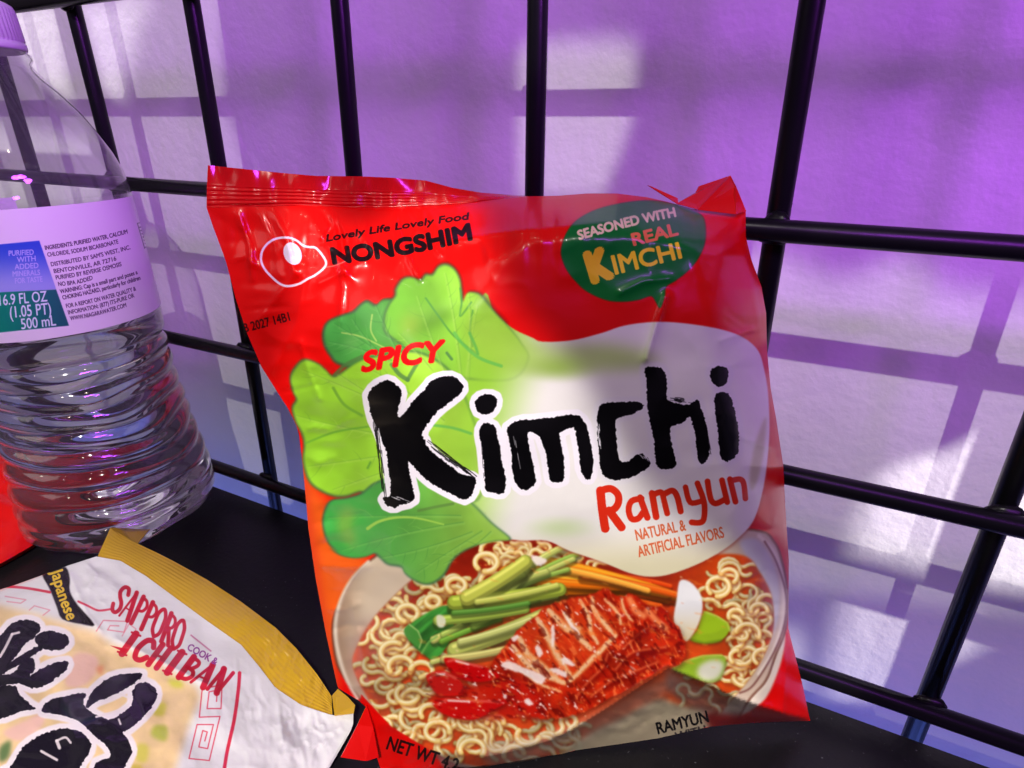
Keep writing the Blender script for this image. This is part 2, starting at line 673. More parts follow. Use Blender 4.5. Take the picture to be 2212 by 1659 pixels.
weld_me = None
for vx in Vl[:6]:
    a = to_plane(np.array(vx[0], float), YN, [0, yv, 0])
    b = to_plane(np.array(vx[1], float), YN, [0, yv, 0])
    for k, hx in enumerate(Hl):
        c = to_plane(np.array(hx[0], float), YN, [0, yh, 0])
        d = to_plane(np.array(hx[1], float), YN, [0, yh, 0])
        z = c[2]
        for _ in range(3):
            x = a[0] + (z - a[2]) * (b[0] - a[0]) / (b[2] - a[2])
            z = c[2] + ((x - c[0]) * (d[2] - c[2]) / (d[0] - c[0]) if k else 0)
        if weld_me is None:
            vs, fs = [], []
            for i in range(9):
                for j in range(14):
                    t, p = math.pi * i / 8, 2 * math.pi * j / 14
                    w_ = 1 + .12 * math.sin(3 * p + i)
                    vs.append((.0050 * w_ * math.sin(t) * math.cos(p), .0024 * math.cos(t), .0050 * w_ * math.sin(t) * math.sin(p)))
            for i in range(8):
                for j in range(14):
                    fs.append((i * 14 + j, (i + 1) * 14 + j, (i + 1) * 14 + (j + 1) % 14, i * 14 + (j + 1) % 14))
            o = mesh("weld", vs, fs, m_wire, panel)
            weld_me = o.data
        else:
            o = link(bpy.data.objects.new("weld", weld_me), panel)
        o.location = (x, 0, z)
        o.rotation_euler = (0, x * 40, 0)

#ART_BEGIN
# ------------------------------------------------------------------ artwork of the red packet
A = Canvas(420, 330, 1790, 1720, 1.15, (222, 8, 5))


def lin(c0, c1, ax, a, b):
    c0, c1 = np.array(c0, float), np.array(c1, float)

    def f(X, Y):
        t = sm(a, b, (X if ax == 'x' else Y))[..., None]
        return c0 * (1 - t) + c1 * t
    return f


# orange ground beside the bowl
A.fill(Z('P', [(600, 930), (760, 1150), (830, 1260), (740, 1330), (715, 1500), (640, 1500)]), (232, 92, 22), 1, 14)
A.fill(Z('P', [(590, 980), (660, 1000), (700, 1300), (735, 1490), (640, 1490)]), (214, 62, 30), .9, 8)
# ---- bowl
bowl_out = spline(Z('P', [(718, 1350), (735, 1300), (775, 1235), (840, 1185), (960, 1150), (1200, 1130), (1450, 1135), (1630, 1145), (1672, 1170), (1690, 1215), (1702, 1290), (1697, 1360), (1676, 1415), (1655, 1470), (1620, 1510), (1560, 1590), (1400, 1660), (1200, 1690), (1000, 1680), (880, 1625), (795, 1530), (742, 1462), (724, 1420)]))
A.fill(spline(Z('P', [(1690, 1360), (1697, 1385), (1685, 1440), (1660, 1500), (1630, 1530), (1560, 1570), (1500, 1600), (1560, 1450), (1650, 1400)])), (226, 214, 190), 1, 2)
A.fill(bowl_out, lin((150, 120, 96), (206, 186, 160), 'x', 715, 800))
A.stroke(np.vstack([bowl_out, bowl_out[:1]]), 5, (110, 62, 44), .8, 2)
A.stroke(spline(Z('R5', [(460, 300), (330, 440), (240, 640), (225, 860), (290, 1120), (380, 1290)]), closed=False), 8, (222, 208, 188), .9, 3)
A.stroke(spline(Z('R6', [(1640, 20), (1740, 130), (1800, 300), (1818, 480), (1800, 680), (1740, 860), (1640, 1020)]), closed=False), 9, (232, 220, 198), 1, 3)
A.stroke(spline(Z('R6', [(1680, 60), (1765, 210), (1835, 440), (1828, 640), (1750, 860), (1600, 1100), (1500, 1160)]), closed=False), 4, (120, 70, 60), .9, 1.5)
A.fill(spline(Z('R6', [(1500, 80), (1620, 40), (1720, 160), (1780, 330), (1790, 520), (1760, 690), (1690, 840), (1720, 560), (1640, 300)])), (196, 196, 200), .9, 3)
soup = spline(Z('P', [(762, 1437), (772, 1395), (800, 1345), (840, 1300), (900, 1245), (990, 1185), (1090, 1166), (1250, 1172), (1500, 1195), (1605, 1200), (1640, 1235), (1664, 1280), (1671, 1330), (1668, 1370), (1655, 1405), (1630, 1450), (1590, 1500), (1500, 1590), (1300, 1650), (1100, 1660), (950, 1640), (850, 1580), (790, 1500)]))


def soupc(X, Y):
    n = fbm(X / 60, Y / 50, 3, 4)[..., None]
    t = sm(1180, 1450, Y)[..., None]
    c = np.array((140, 26, 12.)) * (1 - t) + np.array((214, 72, 26.)) * t
    r = sm(1350, 1600, X)[..., None]
    c = c * (1 - r) + np.array((192, 66, 16.)) * r
    return np.clip(c * (.70 + .65 * n), 0, 255)


A.fill(soup, soupc, 1, 1.5)
A.fill(Z('P', [(755, 1440), (790, 1340), (830, 1380), (850, 1560), (800, 1520)]), (150, 84, 82), .55, 14)
SM = A.mask(soup, 1)


def strand(p, w=12, tone=0):
    k = 1 - .28 * tone
    A.stroke(p + (1.8, 3.2), w + 4, (150 * k, 60 * k, 22 * k), .5, 3, clip=SM)
    A.stroke(p, w, (222 * k, 176 * k, 84 * k), 1, .9, clip=SM)
    A.stroke(p + (-.5, -1.0), w * .72, (248 * k, 222 * k, 146 * k), .95, 1.6, clip=SM)
    A.stroke(p[1:-1] + (-1.2, -2.0), w * .30, (255 * k, 248 * k, 210 * k), .85, 1.5, clip=SM)


def noodle(cx, cy, r, a0, a1, w=11, sq=1., drift=(0, 0), tone=0):
    n = 18
    t = np.linspace(a0, a1, n)
    q = np.linspace(0, 1, n)
    strand(np.stack([cx + r * np.cos(t) + drift[0] * q, cy + r * sq * np.sin(t) + drift[1] * q], 1), w, tone)


def wander(x, y, rr, w, tone):
    """a curly strand: an arc one way, then the other"""
    h = R.random() * 6.28
    pts = [(x, y)]
    sg = R.choice([-1, 1])
    for _ in range(R.choice([3, 4, 5, 6])):
        r = R.uniform(*rr) * .72
        turn = sg * R.choice([R.uniform(1.3, 2.4), R.uniform(1.8, 2.8), R.uniform(3.2, 4.6)])
        sg = -sg
        n = 8
        for k in range(n):
            h += turn / n
            st = r * abs(turn) / n
            pts.append((pts[-1][0] + st * math.cos(h), pts[-1][1] + st * .85 * math.sin(h)))
    p = np.array(pts)
    strand(p - p.mean(0) + (x, y), w, tone)


R = random.Random(4)


def clump(region, n, rr, w, tone=0):
    for _ in range(n):
        while True:
            i = R.randrange(len(region) - 1)
            f = R.random()
            (xa, ya, sa), (xb, yb, sb) = region[i], region[i + 1]
            x, y, s = xa + (xb - xa) * f, ya + (yb - ya) * f, sa + (sb - sa) * f
            x += R.gauss(0, s)
            y += R.gauss(0, s)
            break
        wander(x, y, rr, R.uniform(w * .85, w * 1.12), (.4 + .6 * R.random()) if tone else R.random() * .3)


left_run = [(1080, 1200, 12), (1010, 1250, 12), (930, 1300, 12), (880, 1340, 12), (850, 1400, 14), (850, 1470, 16), (880, 1540, 22), (960, 1590, 26), (1080, 1610, 26), (1250, 1620, 20)]
left_run = [(a, b, c_ * 1.25) for a, b, c_ in left_run] + [(1250, 1620, 20), (1120, 1575, 24), (1000, 1540, 22), (900, 1470, 18)]
clump(left_run, 30, (16, 32), 9.6, 1)
clump(left_run, 27, (20, 42), 10)
right_run = [(1570, 1250, 16), (1610, 1300, 18), (1630, 1350, 18), (1610, 1420, 20), (1580, 1480, 24), (1500, 1500, 20)]
clump(right_run, 15, (13, 28), 8.2, 1)
clump(right_run, 13, (16, 34), 8.8)
clump([(1060, 1205, 12), (1180, 1190, 10), (1300, 1210, 10)], 16, (10, 20), 8)
# loops that stand out
for c in [(1050, 1215, 24, 2.4, 8.0), (985, 1265, 20, 2.2, 7.6), (935, 1300, 15, 1.5, 7.5), (880, 1325, 22, 1.9, 7.3), (850, 1410, 28, 1.7, 5.2), (865, 1440, 26, 2.6, 6.9), (910, 1450, 24, 3.4, 6.6),
          (880, 1500, 24, 0.3, 4.2), (930, 1540, 22, 2.6, 7.9), (945, 1580, 26, 1.5, 6.4), (1070, 1560, 18, 3.0, 6.4), (1020, 1620, 26, 2.8, 6.9), (1140, 1590, 24, .2, 3.8), (1110, 1630, 22, 2.9, 6.1)]:
    noodle(c[0], c[1], c[2], c[3], c[4], 11.5, .8)
for c in [(1552, 1268, 24, 2.4, 8.0), (1575, 1245, 18, 3.5, 7.2), (1590, 1330, 16, 2.8, 6.0), (1580, 1350, 22, 4.9, 7.6), (1615, 1370, 26, 3.4, 6.6), (1640, 1320, 18, 3.1, 6.3), (1595, 1420, 18, 2.4, 4.6), (1610, 1460, 26, .2, 2.9), (1648, 1420, 20, 2.3, 5.0)]:
    noodle(c[0], c[1], c[2], c[3], c[4], 9.8, .85)
# carrot sticks
A.fill(Z('R5', [(1440, 330), (1500, 320), (1800, 400), (2200, 400), (2200, 520), (1460, 525)]), (226, 116, 20), 1, 1)
def sliver(a, b, w, col, bend=0., clip=None, taper=.75):
    a, b = np.array(a, float), np.array(b, float)
    d = b - a
    nn = np.array([-d[1], d[0]]) / np.hypot(*d)
    t = np.linspace(0, 1, 9)[:, None]
    p = a + d * t + nn * bend * 4 * t * (1 - t)
    wf = lambda t: 1 - (1 - taper) * t
    c = np.array(col, float)
    A.stroke(p + nn * w * .35 + (0, 1.5), w * 1.15, tuple(c * .28), .55, 2, wfun=wf, clip=clip)
    A.stroke(p, w, tuple(c * .74), 1, .8, wfun=wf, clip=clip)
    A.stroke(p - nn * w * .10, w * .72, tuple(c), 1, 1.4, wfun=wf, clip=clip)
    A.stroke(p - nn * w * .24, w * .22, tuple(np.clip(c * 1.22 + 22, 0, 255)), .75, 1.3, wfun=wf, clip=clip)


RC = random.Random(11)
for _ in range(9):
    x, y = RC.uniform(1240, 1340), RC.uniform(1240, 1285)
    L = RC.uniform(110, 180)
    an = RC.gauss(.16, .05)
    sliver((x, y), (x + L * math.cos(an), y + L * math.sin(an)), RC.uniform(13, 19), (RC.uniform(220, 240), RC.uniform(50, 80), 16), RC.uniform(-4, 4))
for a, b, w, c, bd in [((1090, 1262), (1290, 1262), 25, (250, 146, 26), 3), ((1100, 1275), (1330, 1272), 21, (246, 128, 20), 2), ((1180, 1214), (1470, 1292), 24, (250, 140, 24), -6), ((1150, 1234), (1440, 1282), 26, (252, 154, 34), -3),
                       ((1090, 1236), (1330, 1262), 25, (252, 150, 30), 3), ((1095, 1248), (1380, 1268), 20, (240, 118, 18), 4), ((1260, 1244), (1478, 1290), 18, (238, 96, 20), -4), ((1200, 1226), (1400, 1276), 15, (255, 170, 60), -3)]:
    sliver(a, b, w, c, bd, taper=.8)
leek = [([(720, 800), (780, 740), (870, 680), (1000, 620), (1095, 632), (1080, 700), (1080, 800), (1020, 930), (930, 1010), (850, 960), (780, 900)], (50, 122, 46))]
for c, col in leek:
    pl = spline(Z('R5', c), 5)
    A.fill(pl + (2, 5), (50, 24, 10), .55, 3)
    A.fill(pl, lambda X, Y: np.clip(np.array((58, 134, 50.)) * (.55 + .9 * fbm((X * .8 + Y) / 12, (X - Y * .8) / 90, 77, 3))[..., None], 0, 255), 1, .7)
for _ in range(16):
    t = RC.random()
    x0, y0 = 930 + 160 * t + RC.gauss(0, 12), 1400 - 130 * t + RC.gauss(0, 16)
    L = RC.uniform(90, 190)
    an = -.33 + RC.gauss(0, .13) - .25 * t
    g = RC.random()
    sliver((x0, y0), (x0 + L * math.cos(an), y0 + L * math.sin(an)), RC.uniform(12, 22), (110 + 100 * g, 166 + 44 * g, 52 + 60 * g), RC.uniform(-6, 6))
for a, b, w, c in [((1085, 595), (1850, 500), 32, (176, 196, 66)), ((965, 725), (1600, 640), 22, (168, 194, 76)), ((1090, 940), (1735, 690), 36, (190, 198, 96)), ((1180, 560), (1600, 300), 34, (202, 208, 84)), ((1010, 1005), (1480, 930), 18, (206, 192, 110)), ((1080, 670), (1620, 600), 12, (96, 150, 56)), ((1130, 880), (1640, 720), 16, (206, 212, 120)), ((1250, 590), (1830, 470), 14, (206, 214, 96))]:
    sliver(Z('R5', [a])[0], Z('R5', [b])[0], w, c, 3, taper=.9)
A.fill(spline(Z('R5', [(725, 790), (760, 755), (810, 790), (845, 860), (830, 920), (790, 900), (740, 840)])), (74, 150, 58), 1, 1)
A.stroke(Z('R5', [(760, 755), (820, 800), (850, 870), (830, 925)]), 2.5, (176, 206, 120), 1, 1)
A.fill(spline(Z('R5', [(955, 695), (990, 685), (1022, 720), (1010, 772), (965, 768)])), (226, 226, 190), 1, 1.2)
A.stroke(Z('R5', [(850, 960), (900, 880), (960, 840)]), 4, (120, 180, 84), .9, 1.5)
# white radish wedge and cut leeks on the right
for c, col in [([(1240, 570), (1330, 600), (1410, 650), (1425, 705), (1360, 780), (1240, 800), (1140, 770), (1190, 700)], (150, 186, 30)), ([(1010, 985), (1100, 930), (1230, 890), (1365, 885), (1400, 940), (1350, 1060), (1250, 1080), (1100, 1030)], (140, 176, 40))]:
    pl = spline(Z('R6', c))
    A.fill(pl + (1, 4), (70, 30, 10), .6, 3)
    A.fill(pl, col, 1, .8)
    q = np.array(Z('R6', c))
    A.stroke(q[:4], 4, (196, 216, 90), .8, 2)
    A.stroke(q[4:7], 5, (84, 120, 20), .6, 3)
A.fill(spline(Z('R6', [(1210, 960), (1290, 920), (1370, 930), (1380, 990), (1330, 1060), (1240, 1070), (1190, 1020)])), (214, 214, 190), 1, 4)
pl = spline(Z('R6', [(1060, 352), (1110, 340), (1170, 380), (1220, 460), (1227, 560), (1190, 680), (1115, 785), (1065, 730), (1020, 630), (1040, 480)]))
A.fill(pl + (2, 4), (90, 40, 16), .5, 4)
A.fill(pl, lin((238, 238, 236), (214, 200, 160), 'y', 1300, 1385), 1, .8)
# kimchi block
kim = rough(spline(Z('R6', [(-180, 790), (-100, 690), (20, 600), (100, 530), (250, 480), (420, 450), (520, 400), (620, 460), (720, 440), (830, 520), (950, 540), (1010, 640), (1060, 690), (1080, 740), (1105, 800), (1112, 880), (1060, 950), (950, 970), (800, 1060), (650, 1150), (500, 1230), (350, 1300), (180, 1345), (20, 1340), (-100, 1290), (-250, 1180), (-330, 1020), (-290, 930)]), 5), 2.2, 9, 3)


def kimc(X, Y):
    a = (X * .8 + Y * .6)
    b = (Y * .8 - X * .6)
    n = fbm(a / 46, b / 13, 11, 4)[..., None]
    n2 = fbm(X / 22, Y / 22, 21, 3)[..., None]
    c = np.array((132, 8, 4.)) * (1 - n) + np.array((248, 64, 18.)) * n
    c = c * (.72 + .5 * n2)
    return np.clip(c, 0, 255)


A.fill(kim + (3, 8), (60, 8, 4), .6, 5)
A.fill(kim, kimc, 1, .8)
KM = A.mask(kim, 1)
top = spline(Z('R6', [(-170, 800), (-90, 690), (30, 600), (110, 530), (260, 485), (420, 455), (500, 500), (560, 620), (610, 720), (560, 800), (480, 880), (400, 980), (330, 1060), (250, 1110), (170, 1060), (60, 1000), (-60, 900)]), 5)
A.fill(top, (232, 78, 28), .5, 5, clip=KM)
for a, c in [([(30, 620), (110, 760), (180, 900), (270, 1040)], 1.3), ([(-100, 760), (-40, 880), (60, 960), (170, 1050)], 1.3), ([(110, 560), (190, 640), (260, 700), (340, 690)], 1.3), ([(230, 580), (290, 680), (350, 770), (420, 840)], 1.2), ([(340, 490), (400, 600), (420, 720), (470, 800)], .8), ([(430, 470), (440, 560), (520, 660), (580, 740)], 1.0),
             ([(-150, 820), (-60, 930), (50, 1010), (230, 1090)], 1.3), ([(260, 1080), (350, 990), (470, 870), (600, 740)], 1.0), ([(520, 480), (600, 560), (640, 660)], .6), ([(640, 470), (660, 560), (720, 640)], .5), ([(-90, 1000), (40, 1090), (200, 1150)], .5)]:
    pl = spline(Z('R6', a), 6, False)
    A.stroke(pl, 14 * c, (236, 150, 84), .85, 3, clip=KM, wfun=lambda t: .5 + .5 * np.sin(3.1 * np.clip(t, 0, 1)))
    A.stroke(rough(pl, 1.5, 5, 2)[:len(resample(pl, 1.5)) // 2], 7 * c, (248, 208, 160), .75, 2, clip=KM)
for _ in range(120):
    x, y = R.uniform(1060, 1480), R.uniform(1285, 1545)
    a = R.uniform(.2, 1.4)
    L = R.uniform(6, 24)
    A.stroke([(x, y), (x + L * math.cos(a), y + L * math.sin(a))], R.uniform(2, 5), R.choice([(170, 14, 6), (200, 24, 10), (255, 120, 60), (240, 60, 24)]), R.uniform(.25, .6), 1.5, clip=KM)
for a in [[(600, 1010), (700, 900), (800, 870), (960, 850)], [(420, 1210), (560, 1100), (700, 1040), (900, 960)], [(650, 860), (760, 760), (840, 700), (940, 690)], [(540, 900), (500, 1000), (400, 1100), (300, 1230)]]:
    pl = spline(Z('R6', a), 6, False)
    A.stroke(pl, 16, (120, 10, 4), .6, 5, clip=KM)
    A.stroke(pl + (0, -7), 5, (255, 120, 70), .55, 2.5, clip=KM)
for a in [[(830, 560), (900, 640), (960, 690)], [(700, 480), (740, 560), (800, 600)]]:
    A.stroke(spline(Z('R6', a), 5, False), 13, (252, 150, 90), .8, 4, clip=KM)
# chilli pieces with sauce
A.fill(spline(Z('R5', [(930, 1260), (1150, 1200), (1500, 1150), (1700, 1250), (1750, 1420), (1500, 1430), (1300, 1440), (1100, 1420), (980, 1380)])), (196, 24, 10), .9, 6)
for c, col in [([(1010, 1010), (1060, 998), (1180, 1030), (1300, 1060), (1400, 1110), (1400, 1145), (1300, 1170), (1180, 1165), (1070, 1110)], (198, 8, 10)),
               ([(880, 1140), (930, 1100), (1010, 1090), (1110, 1140), (1160, 1220), (1150, 1262), (1020, 1275), (950, 1250)], (214, 22, 16)),
               ([(930, 1330), (1000, 1290), (1200, 1300), (1460, 1310), (1380, 1370), (1250, 1440), (1120, 1440), (1000, 1400)], (206, 10, 8))]:
    pl = spline(Z('R5', c))
    A.fill(pl + (2, 5), (70, 8, 4), .6, 4)
    A.fill(pl, col, 1, .8)
    q = np.array(Z('R5', c))
    A.stroke(q[:4] * .85 + q.mean(0) * .15, 5, (244, 120, 100), .7, 2.5)
    A.stroke(q[1:3] * .75 + q.mean(0) * .25, 4, (255, 236, 230), .85, 1.6)
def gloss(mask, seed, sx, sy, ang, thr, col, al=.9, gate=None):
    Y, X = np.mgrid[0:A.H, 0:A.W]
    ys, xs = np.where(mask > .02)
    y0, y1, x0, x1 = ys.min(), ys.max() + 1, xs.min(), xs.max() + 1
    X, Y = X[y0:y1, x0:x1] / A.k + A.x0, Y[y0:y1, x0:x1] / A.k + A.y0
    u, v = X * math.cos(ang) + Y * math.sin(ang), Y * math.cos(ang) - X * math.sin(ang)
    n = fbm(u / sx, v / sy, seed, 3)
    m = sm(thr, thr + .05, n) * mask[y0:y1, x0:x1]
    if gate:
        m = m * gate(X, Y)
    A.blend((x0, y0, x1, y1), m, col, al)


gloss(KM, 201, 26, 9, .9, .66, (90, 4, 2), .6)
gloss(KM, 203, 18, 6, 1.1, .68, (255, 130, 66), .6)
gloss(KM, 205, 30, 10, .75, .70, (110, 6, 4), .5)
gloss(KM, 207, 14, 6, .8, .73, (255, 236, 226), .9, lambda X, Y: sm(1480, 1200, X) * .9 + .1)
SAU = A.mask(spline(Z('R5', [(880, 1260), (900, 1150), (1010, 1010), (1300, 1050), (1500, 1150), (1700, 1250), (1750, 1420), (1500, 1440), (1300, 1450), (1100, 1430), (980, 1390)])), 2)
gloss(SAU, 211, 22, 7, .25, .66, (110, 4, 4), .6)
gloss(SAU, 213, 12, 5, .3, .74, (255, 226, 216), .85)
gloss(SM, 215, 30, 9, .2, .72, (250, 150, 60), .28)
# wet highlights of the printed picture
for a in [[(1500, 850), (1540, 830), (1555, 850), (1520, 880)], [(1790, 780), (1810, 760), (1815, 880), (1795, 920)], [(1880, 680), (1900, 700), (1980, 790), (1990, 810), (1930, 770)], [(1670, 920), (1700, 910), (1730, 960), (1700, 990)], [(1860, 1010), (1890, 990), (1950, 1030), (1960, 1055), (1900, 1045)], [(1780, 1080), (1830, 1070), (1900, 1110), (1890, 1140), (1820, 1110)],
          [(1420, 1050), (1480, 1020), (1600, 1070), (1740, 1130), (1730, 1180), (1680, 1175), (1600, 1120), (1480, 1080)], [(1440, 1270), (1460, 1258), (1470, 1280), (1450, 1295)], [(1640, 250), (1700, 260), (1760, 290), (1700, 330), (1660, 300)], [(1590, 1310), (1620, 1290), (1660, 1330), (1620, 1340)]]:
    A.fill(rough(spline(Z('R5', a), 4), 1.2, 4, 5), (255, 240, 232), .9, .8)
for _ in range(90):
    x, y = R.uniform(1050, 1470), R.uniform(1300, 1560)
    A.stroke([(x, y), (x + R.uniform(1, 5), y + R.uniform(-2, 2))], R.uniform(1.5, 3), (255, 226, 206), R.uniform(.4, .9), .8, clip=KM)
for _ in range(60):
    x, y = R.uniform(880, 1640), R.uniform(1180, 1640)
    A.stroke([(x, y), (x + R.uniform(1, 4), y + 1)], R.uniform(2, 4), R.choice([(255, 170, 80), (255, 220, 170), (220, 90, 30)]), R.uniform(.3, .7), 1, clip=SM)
# the food is a photographic print: soft edges
FM = A.mask(bowl_out, 3)[..., None]
A.a = A.a * (1 - FM) + blur(A.a, 1) * FM
# ---- white body of the cabbage
body = spline(Z('P', [(1040, 640), (1068, 677), (1107, 709), (1149, 729), (1172, 738), (1236, 735), (1300, 719), (1349, 703), (1413, 695), (1478, 698), (1558, 711), (1607, 729), (1639, 758), (1652, 800), (1660, 850), (1663, 925), (1658, 1000), (1646, 1070), (1628, 1125), (1598, 1160), (1563, 1188), (1509, 1218), (1450, 1240), (1405, 1246), (1360, 1238), (1300, 1214), (1230, 1190), (1180, 1168), (1110, 1166), (1040, 1140), (980, 1000), (960, 850)]), 5)
A.fill(body + (0, 4), (150, 40, 30), .6, 2.5)


def bodyc(X, Y):
    n = fbm(X / 130, Y / 90, 31, 3)[..., None]
    c = np.array((232, 228, 222.)) * np.ones(X.shape + (1,))
    t = (sm(1130, 1230, Y) * .8)[..., None]
    c = c * (1 - t) + np.array((222, 214, 168.)) * t
    g = (sm(1190, 1030, X + .25 * (Y - 850)))[..., None]
    c = c * (1 - g) + np.array((150, 204, 60.)) * g
    g2 = sm(60, 0, np.hypot((X - 1200) * .55, (Y - 795) * 1.6))[..., None] * .75
    c = c * (1 - g2) + np.array((140, 172, 70.)) * g2
    g3 = sm(60, 0, np.hypot((X - 1210) * .6, (Y - 1140) * 1.8))[..., None] * .5
    c = c * (1 - g3) + np.array((176, 208, 120.)) * g3
    w = sm(60, 5, np.abs(X - 1560 - .25 * (Y - 1150)) + 0 * Y)[..., None] * sm(900, 1150, Y)[..., None] * .12
    c = c * (1 - w) + np.array((190, 186, 150.)) * w
    return np.clip(c * (.96 + .06 * n), 0, 255)


A.fill(body, bodyc, 1, 1)
BM = A.mask(body, 1)
A.fill(spline(Z('R4', [(1685, 630), (1690, 720), (1670, 900), (1630, 1080), (1590, 1160), (1570, 1100), (1580, 980), (1620, 800)])), (186, 178, 140), .8, 3, clip=BM)
# ---- leafy part
lo_leaf = Z('R3', [(590, 1180), (480, 1215), (360, 1240), (310, 1360), (320, 1470), (360, 1560), (420, 1610)]) + Z('R5', [(180, 200), (250, 250), (350, 272), (440, 262), (500, 240), (545, 275), (600, 322), (700, 342), (730, 390), (800, 440), (880, 467), (950, 450), (1020, 390), (1070, 300), (1130, 240), (1250, 180), (1400, 145), (1500, 132)]) + Z('R3', [(1550, 1400), (1400, 1250), (1200, 1100), (900, 1050), (700, 1100)])
big = Z('R3', [(400, 325), (330, 280), (280, 238), (180, 205), (110, 260), (72, 340), (90, 440), (115, 500), (85, 560), (108, 660), (150, 740), (172, 830), (165, 950), (200, 1080), (260, 1150), (380, 1208), (480, 1213), (590, 1180), (640, 1220), (720, 1300), (900, 1310), (1100, 1270), (1300, 1240), (1450, 1230), (1500, 1000), (1400, 600), (1250, 300), (1000, 150), (700, 180), (560, 220)])
darkl = Z('R1', [(1180, 1640), (1100, 1570), (1055, 1490), (1045, 1400), (1080, 1320), (1180, 1270), (1265, 1240), (1320, 1190), (1375, 1160), (1440, 1192), (1500, 1150), (1600, 1180), (1800, 1400), (2000, 1600), (1500, 1700)])
lightl = Z('R1', [(1500, 1400), (1490, 1290), (1520, 1200), (1570, 1130), (1575, 1080), (1620, 1012), (1680, 992), (1755, 1012), (1795, 972), (1845, 970), (1890, 912), (1950, 895), (2010, 930), (2050, 1000), (2066, 1100), (2080, 1180), (2110, 1110), (2160, 1105), (2212, 1130), (2300, 1240), (2400, 1350), (2500, 1480), (2550, 1600), (2400, 1750), (1900, 1700), (1600, 1480)])


def leafc(base, tip, x0, x1, seed):
    def f(X, Y):
        n = fbm(X / 70, Y / 70, seed, 3)[..., None]
        t = sm(x0, x1, X)[..., None]
        c = np.array(base, float) * (1 - t) + np.array(tip, float) * t
        return np.clip(c * (.86 + .28 * n), 0, 255)
    return f


def leaf(pts, col, ol=(66, 104, 62), w=8):
    pl = spline(pts, 5)
    A.fill(pl, ol, .95, 1.5)
    c = pl.mean(0)
    inner = pl + (c - pl) / np.hypot(*(c - pl).T)[:, None] * (w * .62)
    A.fill(inner, col, 1, 1.6)
    return A.mask(inner, 2)


A.stroke(spline(lightl, 5)[:100], 10, (80, 10, 8), .45, 5)
right_leaf = spline(lightl, 5)
mk = leaf(darkl, leafc((66, 148, 62), (100, 172, 66), 690, 930, 41), (54, 96, 58), 10)
for a in [[(1190, 1400), (1330, 1430), (1500, 1510)], [(1410, 1270), (1400, 1380), (1440, 1460)]]:
    A.stroke(spline(Z('R1', a), 6, False), 3.5, (170, 200, 96), .75, 1.2)
mk = leaf(lightl, leafc((110, 178, 54), (152, 206, 62), 830, 1100, 43), (70, 110, 60), 8)
A.fill(spline(Z('R1', [(1640, 1300), (1700, 1260), (1760, 1330), (1700, 1420), (1620, 1390)])), (176, 176, 66), .5, 14)
A.fill(spline(Z('R1', [(1850, 1250), (1950, 1230), (1990, 1290), (1850, 1370), (1740, 1390)])), (90, 140, 40), .6, 8)
for a in [[(2050, 1080), (2060, 1180), (2050, 1280), (2130, 1180)], [(1800, 1150), (1900, 1290), (2010, 1430), (2180, 1560)], [(2140, 1240), (2120, 1380), (2140, 1500)]]:
    A.stroke(spline(Z('R1', a), 6, False), 4, (74, 140, 62), .75, 1.5)
leaf(big, leafc((142, 200, 46), (160, 208, 66), 640, 1060, 45), (70, 116, 58), 8)
leaf(lo_leaf, leafc((60, 158, 66), (142, 186, 70), 720, 1080, 47), (58, 104, 70), 7)
RV = random.Random(5)


def veins(root, tips, poly, c0=(178, 216, 104), c1=(84, 140, 52)):
    mk = A.mask(spline(poly, 5), 2)
    for tx, ty in tips:
        a, b = np.array(root, float), np.array([tx, ty], float)
        d = b - a
        nn = np.array([-d[1], d[0]]) / np.hypot(*d)
        bend = RV.uniform(-14, 14)
        t = np.linspace(.25, 1, 10)[:, None]
        p = a + d * t + nn * bend * 4 * t * (1 - t)
        A.stroke(p, 5, c0, .30, 2.2, clip=mk, wfun=lambda t: 1.3 - t)
        A.stroke(p + nn * 3, 2.2, c1, .34, 1.4, clip=mk, wfun=lambda t: 1.2 - t)
        for k in range(3, 9):
            s_ = RV.choice([-1, 1])
            q = p[k]
            e = q + d / np.hypot(*d) * RV.uniform(14, 30) + nn * s_ * RV.uniform(12, 26)
            A.stroke([q, (q + e) / 2 + nn * s_ * 3, e], 2, RV.choice([c0, c1]), .26, 1.2, clip=mk, wfun=lambda t: 1.2 - t)


veins((1010, 960), [(650, 800), (640, 900), (665, 1010), (720, 1060), (700, 790), (780, 790)], big)
veins((1000, 900), [(960, 590), (900, 640), (860, 720), (1030, 660), (1010, 620)], lightl)
veins((880, 800), [(720, 700), (760, 690), (810, 660), (710, 740)], darkl, (120, 184, 96), (40, 96, 48))
veins((1090, 1120), [(710, 1120), (740, 1190), (800, 1210), (900, 1240), (960, 1220)], lo_leaf, (150, 206, 96), (52, 120, 56))
